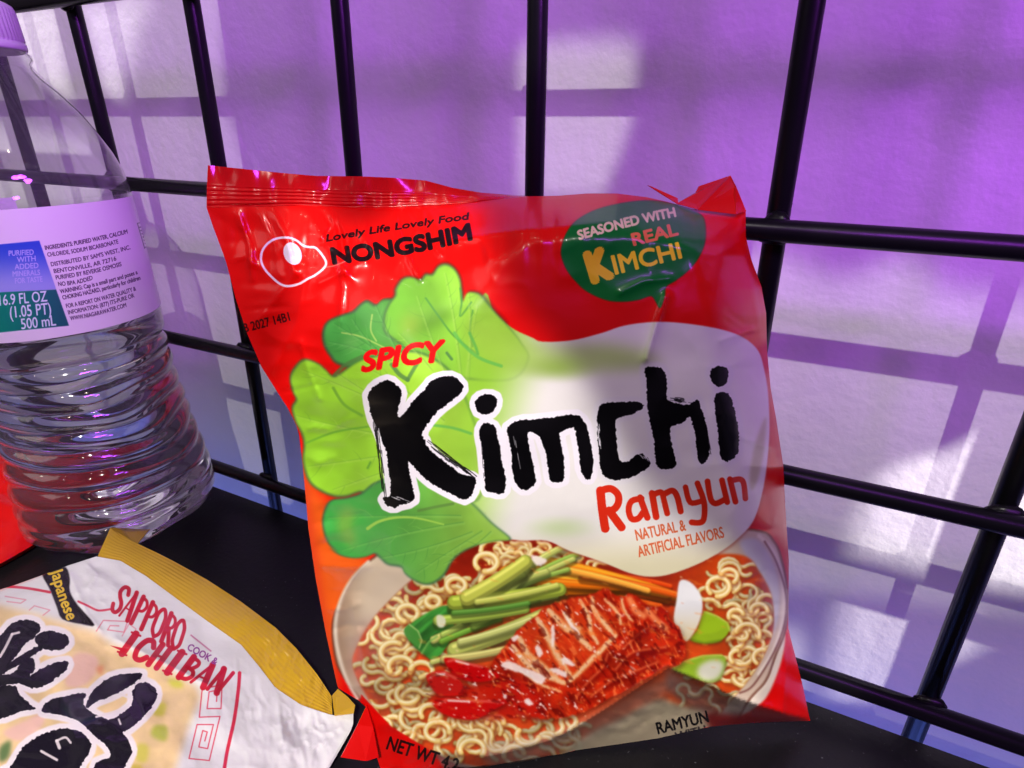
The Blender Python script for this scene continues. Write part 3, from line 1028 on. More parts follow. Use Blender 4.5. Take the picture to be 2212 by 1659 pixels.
# cabbage flows into the white stem
wash = spline(Z('P', [(1010, 800), (1060, 730), (1180, 760), (1300, 760), (1300, 1120), (1180, 1150), (1080, 1110), (1020, 1040)]))
A.fill(wash, bodyc, .85, 26, clip=np.maximum(BM, A.mask(spline(big, 5))))
A.fill(spline(Z('P', [(1000, 690), (1060, 700), (1160, 742), (1330, 745), (1430, 780), (1330, 800), (1180, 800), (1060, 790)])), (150, 190, 66), .6, 13, clip=np.maximum(BM, A.mask(right_leaf)))
for a, w, c in [([(190, 820), (400, 740), (640, 700)], 4, (96, 160, 48)), ([(390, 420), (470, 540), (600, 620)], 6, (104, 160, 50)), ([(1120, 690), (1260, 710), (1390, 750)], 6, (96, 176, 76)), ([(640, 1000), (660, 960)], 5, (90, 150, 50)), ([(1010, 1310), (1150, 1280), (1260, 1260)], 6, (90, 130, 60)), ([(1270, 20), (1330, 100), (1450, 200), (1610, 260)], 7, (96, 180, 76)), ([(1380, 20), (1420, 110), (1440, 170)], 6, (90, 170, 70)),
                ([(400, 325), (480, 250), (600, 190)], 8, (80, 120, 60)), ([(815, 250), (870, 320), (930, 360)], 9, (84, 130, 70)), ([(930, 360), (970, 290), (1000, 240)], 8, (84, 130, 70)), ([(1215, 165), (1250, 210)], 6, (70, 120, 70))]:
    A.stroke(spline(Z('R3', a), 6, False), w, c, .8, 1.6)
A.stroke(spline(Z('R3', [(640, 1440), (720, 1390), (850, 1360), (1000, 1365), (1190, 1410)]), 6, False), 6, (160, 204, 80), .9, 1.5, wfun=lambda t: 1.2 - t * .7)
A.fill(spline(Z('R3', [(440, 1320), (500, 1280), (550, 1330), (530, 1420), (560, 1520), (520, 1570), (440, 1500), (420, 1400)])), (136, 176, 66), .7, 8)
A.fill(spline(Z('R1', [(1210, 1450), (1260, 1420), (1330, 1480), (1240, 1530)])), (120, 170, 90), .4, 8)
# ---- big brush word
KI = {}
KI['K'] = Z('R3', [(640, 470), (690, 405), (745, 372), (800, 362), (850, 400), (885, 440), (880, 500), (862, 560), (862, 628), (905, 605), (965, 520), (1040, 440), (1075, 400), (1110, 362), (1190, 336), (1270, 340), (1328, 395), (1322, 450), (1250, 512), (1160, 580), (1085, 665), (1035, 750), (1058, 800), (1075, 850), (1150, 920), (1260, 1000), (1322, 1042), (1425, 1075), (1422, 1120), (1400, 1190), (1345, 1230), (1250, 1190), (1100, 1110), (1010, 1030), (935, 952), (945, 1050), (978, 1190), (965, 1245), (880, 1270), (830, 1288), (775, 1270), (752, 1212), (802, 1210), (805, 1100), (788, 1000), (775, 880), (742, 800), (712, 720), (676, 650), (655, 560)])
KI['i1d'] = Z('R3', [(1420, 530), (1440, 490), (1490, 468), (1560, 475), (1580, 510), (1570, 560), (1540, 600), (1490, 610), (1440, 592)])
KI['i1'] = Z('R3', [(1455, 720), (1480, 678), (1520, 673), (1570, 710), (1582, 780), (1602, 860), (1614, 960), (1640, 1060), (1638, 1160), (1600, 1188), (1540, 1175), (1498, 1160), (1490, 1060), (1480, 950), (1470, 850), (1455, 780)])
KI['m'] = Z('R3', [(1655, 705), (1740, 655), (1850, 648), (2000, 630), (2160, 615), (2215, 670), (2237, 720), (2264, 830), (2277, 940), (2272, 1030), (2250, 1080), (2215, 1068), (2185, 1000), (2178, 900), (2160, 800), (2135, 708), (2050, 735), (2033, 770), (2060, 900), (2067, 1000), (2062, 1090), (2010, 1105), (1965, 1090), (1950, 1000), (1935, 900), (1900, 800), (1880, 760), (1800, 743), (1815, 850), (1840, 960), (1857, 1060), (1857, 1112), (1800, 1158), (1745, 1148), (1700, 1080), (1690, 980), (1680, 850), (1660, 770)])
KI['c'] = Z('R4', [(495, 540), (560, 523), (700, 518), (765, 520), (800, 545), (785, 575), (720, 607), (640, 630), (600, 652), (600, 720), (610, 850), (625, 945), (690, 950), (740, 913), (800, 900), (852, 965), (800, 1022), (720, 1062), (620, 1087), (560, 1080), (500, 1040), (480, 930), (470, 800), (463, 680), (470, 590)])
KI['h'] = Z('R4', [(810, 275), (880, 265), (930, 275), (965, 330), (972, 400), (970, 500), (1050, 532), (1130, 540), (1195, 505), (1217, 560), (1242, 640), (1267, 740), (1277, 850), (1272, 920), (1235, 967), (1203, 955), (1188, 880), (1178, 780), (1158, 690), (1133, 625), (1080, 680), (1010, 690), (995, 740), (1005, 830), (1032, 930), (1032, 990), (960, 1012), (900, 990), (885, 920), (875, 800), (845, 650), (825, 520), (823, 380)])
KI['i2d'] = Z('R4', [(1283, 320), (1300, 280), (1355, 258), (1415, 290), (1412, 350), (1390, 395), (1345, 415), (1303, 378)])
KI['i2'] = Z('R4', [(1318, 490), (1350, 450), (1420, 462), (1447, 530), (1477, 640), (1492, 750), (1490, 860), (1475, 910), (1410, 952), (1363, 930), (1348, 830), (1338, 720), (1322, 600)])
letters = {k: spline(v, 3) for k, v in KI.items()}
for k, p in letters.items():
    q = np.vstack([p, p[:1]])[::2]
    halo = 25 if k in ('K', 'i1', 'i1d', 'm') else 22
    A.stroke(q, halo, (238, 232, 238) if k in ('K', 'i1', 'i1d', 'm') else (226, 222, 226), 1. if halo == 25 else .7, 1.2 if halo == 25 else 4)
for p in letters.values():
    A.fill(p, (240, 236, 240))
for i, (k, p) in enumerate(letters.items()):
    A.fill(rough(p, 1.5, 4.0, 60 + i), (7, 6, 8))
ink = (10, 8, 12)


def dry(a, b, w, n, seed, reg='R3', col=ink, al=.85):
    rr = random.Random(seed)
    a, b = np.array(Z(reg, [a])[0]), np.array(Z(reg, [b])[0])
    d = b - a
    nrm = np.array([-d[1], d[0]]) / np.hypot(*d)
    for _ in range(n):
        t0 = rr.random() * .8
        t1 = min(1, t0 + rr.uniform(.08, .35))
        o = nrm * rr.uniform(-w, w)
        A.stroke([a + d * t0 + o, a + d * (t0 + t1) / 2 + o + nrm * rr.uniform(-.8, .8), a + d * t1 + o], rr.uniform(.6, 2.0), col, al, .5)


dry((700, 640), (765, 1240), 5, 26, 1)
dry((690, 660), (720, 900), 3, 14, 12)
dry((1060, 800), (1420, 1075), 6, 26, 2)
dry((1150, 880), (1390, 1050), 6, 12, 22)
dry((2230, 850), (2235, 1080), 6, 10, 3)
dry((980, 500), (1180, 520), 5, 14, 4, 'R4')
dry((1220, 560), (1285, 900), 3, 14, 5, 'R4')
dry((1470, 620), (1478, 900), 2, 8, 6, 'R4')
dry((1475, 740), (1495, 1120), 4, 10, 7)
W8 = (238, 234, 240)
dry((715, 690), (790, 1150), 3, 16, 8, 'R3', W8)
dry((1700, 760), (1760, 1100), 2, 4, 9, 'R3', W8, .5)
dry((770, 880), (840, 960), 4, 8, 10, 'R4', W8)
dry((470, 660), (500, 960), 2, 8, 11, 'R4', W8)
dry((800, 1200), (960, 1260), 4, 10, 14, 'R3', W8, .7)
# ---- second word
RED = (214, 44, 22)
for pts, w in [([(487, 1165), (500, 1300), (522, 1440)], 62), ([(490, 1165), (560, 1150), (612, 1190), (618, 1250), (585, 1300), (520, 1318)], 52), ([(550, 1310), (640, 1430)], 60), ([(785, 1222), (715, 1240), (692, 1300), (712, 1368), (760, 1368), (795, 1325)], 44), ([(775, 1215), (828, 1360)], 46),
               ([(862, 1185), (892, 1355)], 48), ([(880, 1190), (930, 1178), (950, 1240), (972, 1330)], 42), ([(950, 1190), (1010, 1165), (1045, 1210), (1070, 1315)], 44), ([(1105, 1140), (1140, 1250), (1225, 1240)], 40), ([(1192, 1112), (1240, 1250), (1238, 1370), (1205, 1398), (1150, 1395)], 42),
               ([(1265, 1098), (1288, 1225), (1325, 1258), (1385, 1232)], 42), ([(1370, 1090), (1408, 1248)], 42), ([(1428, 1082), (1468, 1245)], 42), ([(1440, 1092), (1500, 1082), (1528, 1115), (1540, 1222)], 40)]:
    A.stroke(spline(Z('R4', pts), 5, False), w * .2976, RED, 1, .7)
OR = (214, 104, 62)
write(A, "NATURAL &", *Z('R4', [(752, 1527), (1110, 1452)]), 25, OR, .02)
write(A, "ARTIFICIAL FLAVORS", *Z('R4', [(768, 1648), (1388, 1504)]), 25, OR, .02)
# ---- maker's mark and name
ring = spline(Z('R1', [(603, 870), (615, 800), (660, 745), (720, 715), (800, 710), (860, 730), (905, 765), (950, 778), (1000, 785), (1050, 840), (1075, 890), (1060, 930), (1000, 980), (940, 1010), (880, 1045), (800, 1062), (740, 1045), (680, 995), (628, 935)]))
A.stroke(ring, 5.2, (236, 226, 228), 1, .7, closed=True)
th = np.linspace(0, 6.28, 40)
A.fill(np.array(Z('R1', list(zip(832 + 66 * np.cos(th) + 14 * np.sin(th), 826 + 82 * np.sin(th))))), (236, 230, 234))
A.stroke(spline(Z('R1', [(1075, 925), (1140, 912), (1215, 882)]), 5, False), 2, (230, 150, 130), .8, .8)
DK = (22, 6, 10)
write(A, "Lovely Life Lovely Food", *Z('R1', [(1078, 738), (2120, 576)]), 15.5, DK, .06, .18, bend=2)
write(A, "NONGSHIM", *Z('R1', [(1130, 897), (2132, 722)]), 35, DK, .13, 0, h1=36, bend=-6)
write(A, "B 2027 14B1", *Z('R1', [(486, 1398), (815, 1312)]), 20, (60, 8, 10), .015)
write(A, "SPICY", *Z('R3', [(602, 300), (1215, 222)]), 42, (226, 10, 14), .12, .28, h1=47, bend=3)
# ---- green speech bubble
bub = spline(Z('R2', [(525, 680), (540, 590), (585, 500), (660, 432), (780, 375), (950, 335), (1120, 320), (1280, 343), (1400, 383), (1478, 430), (1497, 520), (1487, 620), (1440, 720), (1370, 800), (1290, 862), (1232, 900), (1222, 960), (1200, 1030), (1182, 1040), (1160, 1000), (1128, 963), (1050, 987), (950, 1000), (830, 990), (700, 932), (620, 860), (560, 780)]))
A.fill(bub, (10, 116, 40), 1, .5)
write(A, "SEASONED WITH", *Z('R2', [(648, 585), (1297, 428)]), 21, (230, 212, 160), .10, bend=3)
write(A, "REAL", *Z('R2', [(1015, 622), (1312, 550)]), 27, (228, 118, 72), .10)
write(A, "K", *Z('R2', [(745, 865), (868, 828)]), 66, (236, 200, 40), .17)
write(A, "IMCHI", *Z('R2', [(893, 815), (1335, 705)]), 43, (248, 216, 40), .06, h1=36)
# ---- foot of the packet
A.fill(spline(Z('R6', [(380, 1460), (640, 1330), (900, 1200), (1060, 1240), (1300, 1300), (1300, 1480), (900, 1660), (300, 1760), (200, 1640)])), (178, 172, 140), .95, 5)
A.fill(spline(Z('P', [(1050, 1610), (1160, 1590), (1290, 1540), (1420, 1470), (1470, 1470), (1440, 1500), (1330, 1560), (1230, 1610), (1150, 1650), (1060, 1660)])), (150, 136, 128), .55, 9)  # grey reflection along the foot crease, painted into the print
A.fill(spline(Z('P', [(1440, 1445), (1500, 1475), (1600, 1515), (1700, 1545), (1745, 1560), (1600, 1580), (1520, 1540), (1450, 1500)])), (112, 98, 98), .6, 5)  # darker grey of the folded facet, painted-in shading as well
A.fill(Z('P', [(1520, 1540), (1640, 1548), (1740, 1560), (1640, 1580), (1540, 1590)]), (120, 14, 14), .85, 5)
write(A, "RAMYUN", *Z('R6', [(908, 1457), (1275, 1368)]), 26, (14, 12, 14), .03)
write(A, "WITH", *Z('R6', [(1040, 1510), (1260, 1455)]), 20, (30, 24, 30), .03, alpha=.8)
A.fill(Z('P', [(780, 1500), (845, 1570), (930, 1622), (1000, 1660), (1010, 1720), (760, 1720)]), (214, 8, 5), 1, 1)
A.fill(Z('P', [(935, 1624), (1000, 1650), (1060, 1668), (1060, 1720), (1000, 1720)]), (120, 100, 96), .8, 3)
write(A, "NET WT 4.2", (834, 1618), (985, 1668), 30, (24, 6, 8), .03)

# ------------------------------------------------------------------ red packet: geometry
packet = empty("noodle_packet", tuple((BAG_BL + BAG_BR) / 2))
tag(packet, "large red noodle packet with green cabbage and a soup bowl, leaning on the wire grid", "noodle packet")


def child_mesh(name, X, faces, m, parent, uv=None, smooth=True):
    loc = np.array(parent.location)
    return mesh(name, np.asarray(X).reshape(-1, 3) - loc, faces, m, parent, smooth, uv)


S_TOP = [(449, 357), (604, 373), (682, 380), (783, 381), (848, 384), (920, 390), (979, 406), (1039, 416), (1090, 420), (1139, 423)]
S_LOW = [(446, 448), (560, 446), (652, 443), (740, 447), (815, 448), (900, 446), (990, 440), (1060, 432), (1139, 424)]
B_TOP = S_LOW + [(1204, 423), (1268, 418), (1333, 418), (1397, 426), (1442, 436), (1503, 453), (1590, 461), (1611, 455)]
B_LEFT = [(446, 448), (461, 492), (488, 564), (509, 644), (533, 718), (565, 793), (603, 853), (624, 885), (645, 930), (653, 999), (660, 1070), (666, 1140), (682, 1250), (703, 1363), (724, 1461), (730, 1486), (789, 1522), (800, 1570), (812, 1630), (835, 1700)]
B_RIGHT = [(1611, 455), (1611, 510), (1623, 561), (1645, 619), (1655, 677), (1657, 758), (1665, 840), (1676, 900), (1692, 1005), (1697, 1100), (1704, 1211), (1703, 1360), (1715, 1405), (1735, 1485), (1750, 1557)]
B_BOT = [(835, 1700), (920, 1690), (1000, 1676), (1080, 1660), (1152, 1646), (1241, 1621), (1277, 1616), (1420, 1595), (1530, 1570), (1628, 1561), (1750, 1557)]
CRE = [(700, 1700), (930, 1625), (1060, 1632), (1180, 1600), (1240, 1572), (1330, 1515), (1445, 1440), (1500, 1462), (1600, 1510), (1680, 1535), (1760, 1557)]


def seg_dist(P, pts):
    best = np.full(P.shape[:-1], 1e9)
    for a, b in zip(pts[:-1], pts[1:]):
        a, b = np.array(a, float), np.array(b, float)
        d = b - a
        t = np.clip(((P - a) @ d) / (d @ d), 0, 1)
        best = np.minimum(best, np.hypot(*(np.moveaxis(P - a - t[..., None] * d, -1, 0))))
    return best


RIDGES = [([(985, 520), (1100, 500), (1240, 488), (1400, 472), (1575, 456)], .0022, 16), ([(1438, 640), (1418, 700), (1396, 775)], .0022, 9), ([(1340, 632), (1390, 608), (1446, 602)], .0010, 10),
          ([(735, 575), (742, 620), (735, 695)], .0014, 8), ([(690, 612), (735, 590), (780, 565)], .0010, 8), ([(1560, 735), (1625, 712)], .0012, 8), ([(1600, 470), (1622, 600), (1640, 700), (1655, 860)], .0020, 12),
          ([(500, 720), (560, 690), (640, 590)], .0016, 16), ([(590, 800), (640, 700), (660, 600)], .0012, 14), ([(690, 860), (665, 800), (650, 740)], .0012, 9), ([(1690, 1060), (1640, 1240), (1600, 1330)], .0008, 20), ([(760, 1300), (780, 1400), (800, 1480)], .0010, 12),
          ([(1690, 1540), (1698, 1440), (1690, 1380)], .0014, 9), ([(660, 445), (700, 520), (760, 600)], .0012, 14), ([(830, 450), (840, 500), (870, 560)], .0009, 12), ([(1010, 440), (1030, 500), (1060, 560)], .0010, 14)]


RF = random.Random(21)
FAN = []
for _ in range(16):                   # fine creases running out of the top seal
    x = RF.uniform(470, 1080)
    L = RF.uniform(50, 170)
    y = 455 - max(0, x - 900) * .15
    FAN.append(([(x, y), (x + RF.uniform(-14, 22) + L * .12, y + L * .5), (x + RF.uniform(-20, 30) + L * .25, y + L)], RF.uniform(.0006, .0016) * RF.choice([1, -1, 1]), RF.uniform(4, 9)))
for _ in range(12):                   # out of the left edge
    y = RF.uniform(560, 1450)
    x = np.interp(y, [448, 718, 853, 930, 1461], [446, 533, 603, 645, 724]) + 6
    L = RF.uniform(40, 120)
    FAN.append(([(x, y), (x + L * .5, y + RF.uniform(-14, 14)), (x + L, y + RF.uniform(-26, 26))], RF.uniform(.0005, .0013) * RF.choice([1, -1]), RF.uniform(4, 8)))
for _ in range(9):                    # and of the right edge
    y = RF.uniform(520, 1400)
    x = np.interp(y, [455, 677, 1005, 1400], [1611, 1655, 1692, 1712]) - 5
    L = RF.uniform(30, 90)
    FAN.append(([(x, y), (x - L * .5, y + RF.uniform(-12, 12)), (x - L, y + RF.uniform(-30, 30))], RF.uniform(.0004, .0010) * RF.choice([1, -1]), RF.uniform(4, 8)))


def bag_bulge(u, v, P):
    wl, wr = .30, .13
    wt = .36 - .27 * sm(.25, .6, u)
    f = sm(0, 1, np.clip(u / wl, 0, 1)) ** .8 * np.sin(np.clip((1 - u) / wr, 0, 1) * np.pi / 2) ** .8
    g = np.clip(v / wt, 0, 1)
    g = np.sin(g * np.pi / 2) ** .9 * (1 - .35 * sm(.55, 1, v) * sm(420, 120, np.abs(P[..., 0] - 1000)) - .1 * sm(.6, 1, v))
    b = .027 * f * g
    yc = np.interp(P[..., 0], [c[0] for c in CRE], [c[1] for c in CRE])
    yb = np.interp(P[..., 0], [c[0] for c in B_BOT], [c[1] for c in B_BOT])
    t = np.clip((P[..., 1] - yc) / np.maximum(yb - yc, 6), 0, 1)
    b = b * (1 - t) + .0018 * np.exp(-np.abs(P[..., 1] - yc) / 11) * sm(900, 1100, P[..., 0]) * np.clip((1 - v) * 30, 0, 1)
    b = b + (fbm(P[..., 0] / 34, P[..., 1] / 26, 131, 3) - .5) * .0050 * np.sin(np.pi * t)
    for pts, h, w in FAN:
        b = b + h * np.exp(-seg_dist(P, pts) / w) * np.clip(v * 30, 0, 1) * np.minimum(1, np.minimum(u, 1 - u) * 30)
    for pts, h, w in RIDGES:
        b = b + h * np.exp(-seg_dist(P, pts) / w) * np.minimum(1, np.minimum(u, 1 - u) * 25 + .2) * np.clip(v * 30, 0, 1)
    X, Y = P[..., 0], P[..., 1]
    rim = np.clip(1 - np.minimum(np.minimum(u, 1 - u) * 3.2, np.minimum(v, 1 - v) * 4.0), 0, 1)
    free = np.clip(np.minimum(np.minimum(u, 1 - u), np.minimum(v, 1 - v)) * 22, 0, 1)
    wr1 = (fbm(X / 210, Y / 170, 71, 2) - .5) * .0030 + (np.abs(fbm(X / 90, Y / 70, 75, 2) - .5)) * -.0026 * (.08 + rim)
    pleat = (fbm(X / 26, Y / 220, 81, 2) - .5) * .0022 * np.clip(1 - v * 6, 0, 1) + (fbm(X / 30, Y / 160, 85, 2) - .5) * .0022 * np.clip(1 - (1 - v) * 9, 0, 1)
    side = (fbm(X / 160, Y / 34, 91, 2) - .5) * .0026 * np.clip(1 - u * 6, 0, 1) + (fbm(X / 160, Y / 40, 95, 2) - .5) * .0014 * np.clip(1 - (1 - u) * 12, 0, 1)
    return b + (wr1 + pleat + side) * free


def bag_base(P, b):
    d = rays(P)
    t = ((BAG_0 - CAM) @ BAG_N) / (d @ BAG_N)
    # lean follows the four measured corners, not only their common plane
    return CAM + d * (t - b / np.linalg.norm(d, axis=-1))[..., None]


NU, NV = 250, 260
PG = coons(B_TOP, B_BOT, B_LEFT, B_RIGHT, NU, NV)
uu, vv = np.meshgrid(np.linspace(0, 1, NU + 1), np.linspace(0, 1, NV + 1))
front = bag_base(PG, bag_bulge(uu, vv, PG))
front[..., 2] = np.maximum(front[..., 2], .0006)
TX, TY = 1500, 1500
PT = coons(B_TOP, B_BOT, B_LEFT, B_RIGHT, TX - 1, TY - 1)
im_front = img_from(sample(A, PT), "packet_print")
m_front = img_mat("printed_film", im_front, .28, .16, bump=(260, .08, .0004))
m_front.node_tree.nodes['Principled BSDF'].inputs['Specular IOR Level'].default_value = .28
m_red = mat("red_film", (.66, .003, .002), rough=.26, coat=.2, bump=(260, .08, .0004))
uvg = np.stack([uu, 1 - vv], -1).reshape(-1, 2)
child_mesh("front_film", front, grid_faces(NU, NV, True), m_front, packet, uvg)
nb = 60
ub, vb = np.meshgrid(np.linspace(0, 1, nb + 1), np.linspace(0, 1, nb + 1))
PB = coons(B_TOP, B_BOT, B_LEFT, B_RIGHT, nb, nb)
bb = .022 * (np.sin(np.pi * ub) ** .6) * (np.sin(np.pi * vb) ** .6)
back = bag_base(PB, -bb)
back[..., 1] = np.minimum(back[..., 1], -.0062)
back[..., 2] = np.maximum(back[..., 2], .0006)
child_mesh("back_film", back, grid_faces(nb, nb), m_red, packet)
# crimped top seal
SP = coons(S_TOP, S_LOW, [(449, 357), (447, 400), (446, 448)], [(1139, 423), (1139, 424)], 260, 60)
us, vs_ = np.meshgrid(np.linspace(0, 1, 261), np.linspace(0, 1, 61))
fold = sm(.55, 1, us)
cr = .00013 * np.sin(vs_ * 2 * np.pi * 9 + 2 * fbm(us * 9, vs_ * 2, 5, 2)) * sm(.42, .55, vs_) * (.4 + fbm(us * 30, vs_ * 6, 6, 2)) + (fbm(SP[..., 0] / 75, SP[..., 1] / 160, 55, 3) - .5) * .0058 * (1 - .7 * vs_) * sm(1, .9, vs_)
seal = bag_base(SP, cr - .006 * fold * (1 - vs_))
sb = seal - BAG_N * -.0005
m_seal = mat("red_seal_film", (.62, .003, .004), rough=.18, coat=.1)
ns = seal.reshape(-1, 3).shape[0]
child_mesh("top_seal", np.vstack([seal.reshape(-1, 3), (seal + BAG_N * .0005).reshape(-1, 3)]), grid_faces(260, 60, True) + grid_faces(260, 60, False, ns), m_seal, packet)


def sheet(name, polys, m, parent, depth, thick=.0004):
    """thin folded film: polys of (P point, offset towards the camera)"""
    vs, fs = [], []
    for poly in polys:
        P = np.array([p[:2] for p in poly], float)
        b = np.array([p[2] for p in poly])
        X = depth(P, b)
        n = len(P)
        o = len(vs)
        vs += list(X) + list(X + BAG_N * thick)
        fs += [tuple(range(o, o + n)), tuple(range(o + 2 * n - 1, o + n - 1, -1))]
        fs += [(o + i, o + n + i, o + n + (i + 1) % n, o + (i + 1) % n) for i in range(n)]
    return child_mesh(name, vs, fs, m, parent, smooth=False)


sheet("folded_corner", [[(1461, 440, .001), (1503, 416, -.004), (1510, 402, -.006), (1578, 379, -.008), (1506, 452, .003)],
                        [(1506, 453, .0035), (1578, 379, -.006), (1590, 402, -.002), (1612, 456, .0015), (1590, 463, .004)],
                        [(1399, 400, -.003), (1408, 403, -.003), (1440, 418, -.003), (1464, 428, -.002), (1466, 442, .001), (1440, 426, -.002)]], m_red, packet, bag_base)
sheet("bottom_seal", [[(736, 1636, .004), (772, 1566, .002), (792, 1524, .001), (806, 1570, .003), (818, 1636, .006), (790, 1644, .008)]], m_red, packet, bag_base)

#ART_END
# ------------------------------------------------------------------ white packet in front
Bc = Canvas(-60, 1110, 800, 1760, 1.2, (232, 230, 230))
PK = (214, 40, 66)
Bc.fill(Z('R7', [(-80, 690), (150, 750), (330, 800), (550, 860), (650, 935), (900, 1040), (1150, 1190), (1165, 1250), (1100, 1400), (1020, 1659), (960, 1900), (-200, 1900)]), lambda X, Y: np.clip(np.array((236, 204, 150.)) * (.9 + .2 * fbm(X / 40, Y / 40, 5, 3))[..., None], 0, 255), 1, 7)
for c, col, al in [([(430, 1000), (560, 1010), (560, 1100), (480, 1180), (380, 1170)], (232, 186, 170), .9), ([(150, 1380), (260, 1330), (240, 1420), (120, 1500), (20, 1450)], (236, 190, 178), .9), ([(980, 1140), (1050, 1150), (1060, 1190), (1000, 1185)], (206, 206, 70), .8), ([(900, 1290), (960, 1280), (950, 1350), (890, 1345)], (196, 190, 60), .85), ([(900, 1410), (970, 1420), (960, 1500), (880, 1470)], (176, 186, 60), .85), ([(800, 1520), (860, 1530), (850, 1620), (790, 1610)], (204, 196, 80), .8), ([(760, 1640), (830, 1650), (800, 1720)], (196, 176, 50), .8), ([(0, 1540), (60, 1500), (50, 1590), (0, 1620)], (70, 110, 60), .8), ([(0, 1180), (60, 1160), (40, 1200)], (190, 220, 90), .8), ([(560, 1080), (600, 1060), (590, 1120)], (226, 130, 90), .7)]:
    Bc.fill(spline(Z('R7', c)), col, al, 3)
br = [[(-200, 1000), (-100, 930), (0, 890), (60, 822), (140, 797), (212, 810), (236, 852), (200, 900), (150, 932), (90, 1012), (30, 1072), (-60, 1100), (-200, 1120)],
      [(208, 890), (260, 862), (330, 865), (387, 890), (402, 930), (362, 965), (290, 976), (228, 950), (205, 920)],
      [(215, 950), (240, 972), (120, 1050), (60, 1085), (-20, 1130), (-40, 1090), (60, 1040)],
      [(130, 1032), (190, 1020), (202, 1080), (172, 1122), (220, 1092), (300, 1052), (392, 1036), (387, 1082), (330, 1132), (250, 1182), (180, 1192), (130, 1172), (60, 1172), (-30, 1182), (-30, 1120), (80, 1102)],
      [(-40, 1205), (80, 1180), (112, 1230), (180, 1290), (205, 1312), (110, 1332), (-40, 1375)],
      [(520, 1240), (560, 1190), (640, 1130), (740, 1108), (826, 1110), (800, 1150), (720, 1200), (640, 1242), (560, 1272), (500, 1312)],
      [(770, 1215), (790, 1175), (850, 1160), (906, 1200), (906, 1260), (860, 1330), (800, 1390), (740, 1440), (715, 1452), (746, 1500), (766, 1550), (750, 1600), (690, 1690), (560, 1690), (560, 1625), (640, 1592), (620, 1530), (560, 1480), (480, 1402), (400, 1362), (300, 1342), (248, 1332), (250, 1300), (300, 1260), (400, 1235), (496, 1225), (482, 1290), (560, 1350), (640, 1375), (720, 1330), (770, 1280)],
      [(0, 1700), (60, 1655), (130, 1540), (230, 1470), (350, 1430), (450, 1440), (522, 1500), (522, 1560), (480, 1622), (400, 1700)]]
br = [spline(Z('R7', b), 4) for b in br]
for b in br:
    Bc.stroke(np.vstack([b, b[:1]])[::2], 24, (240, 230, 232), 1, 2)
for i, b in enumerate(br):
    Bc.fill(rough(b, 1.6, 5, 100 + i), (20, 16, 28))
for a, w in [([(70, 880), (30, 960), (0, 1010)], 16), ([(70, 880), (110, 870)], 14), ([(330, 1500), (345, 1540)], 20), ([(240, 1560), (330, 1610)], 16), ([(330, 1500), (380, 1480), (410, 1510)], 14), ([(700, 1230), (760, 1260), (720, 1310), (560, 1360)], 14), ([(690, 1375), (700, 1402)], 12)]:
    Bc.stroke(spline(Z('R7', a), 5, False), w * .372, (238, 226, 226), .9, 1)
Bc.fill(spline(Z('R7', [(245, 530), (300, 505), (380, 490), (405, 560), (405, 630), (450, 710), (550, 826), (470, 820), (362, 792), (330, 720), (290, 620)]), 3), (28, 20, 26), 1, .6)
write(Bc, "Japanese", *Z('R7', [(296, 512), (392, 800)]), 27, (230, 190, 50), .05, bend=-3)
for pts, w, al in [([(20, 602), (150, 612), (290, 636)], 15, .85), ([(455, 690), (510, 715), (570, 742), (640, 735)], 12, .85), ([(1392, 1105), (1385, 1200), (1360, 1380), (1320, 1560), (1290, 1750)], 20, .95)]:
    Bc.stroke(spline(Z('R7', pts), 6, False), w * .372, PK, al, .9)
for pts, al in [([(1175, 1200), (1290, 1172), (1284, 1312), (1203, 1312), (1215, 1215), (1262, 1205), (1258, 1270)], .9), ([(1175, 1195), (1158, 1362), (1278, 1358), (1216, 1614), (1098, 1602), (1145, 1405), (1240, 1405), (1206, 1545), (1155, 1535), (1178, 1440), (1204, 1448), (1190, 1500)], .9), ([(560, 862), (600, 800), (740, 806), (720, 868), (625, 855), (640, 830), (690, 832)], .5), ([(710, 890), (750, 820), (790, 850), (770, 890)], .4), ([(30, 660), (150, 680), (120, 700), (40, 690)], .4), ([(170, 740), (200, 715), (290, 740), (250, 770)], .4)]:
    Bc.stroke(Z('R7', pts), 2.6, (222, 70, 92), al, .7)
CR = (196, 26, 48)


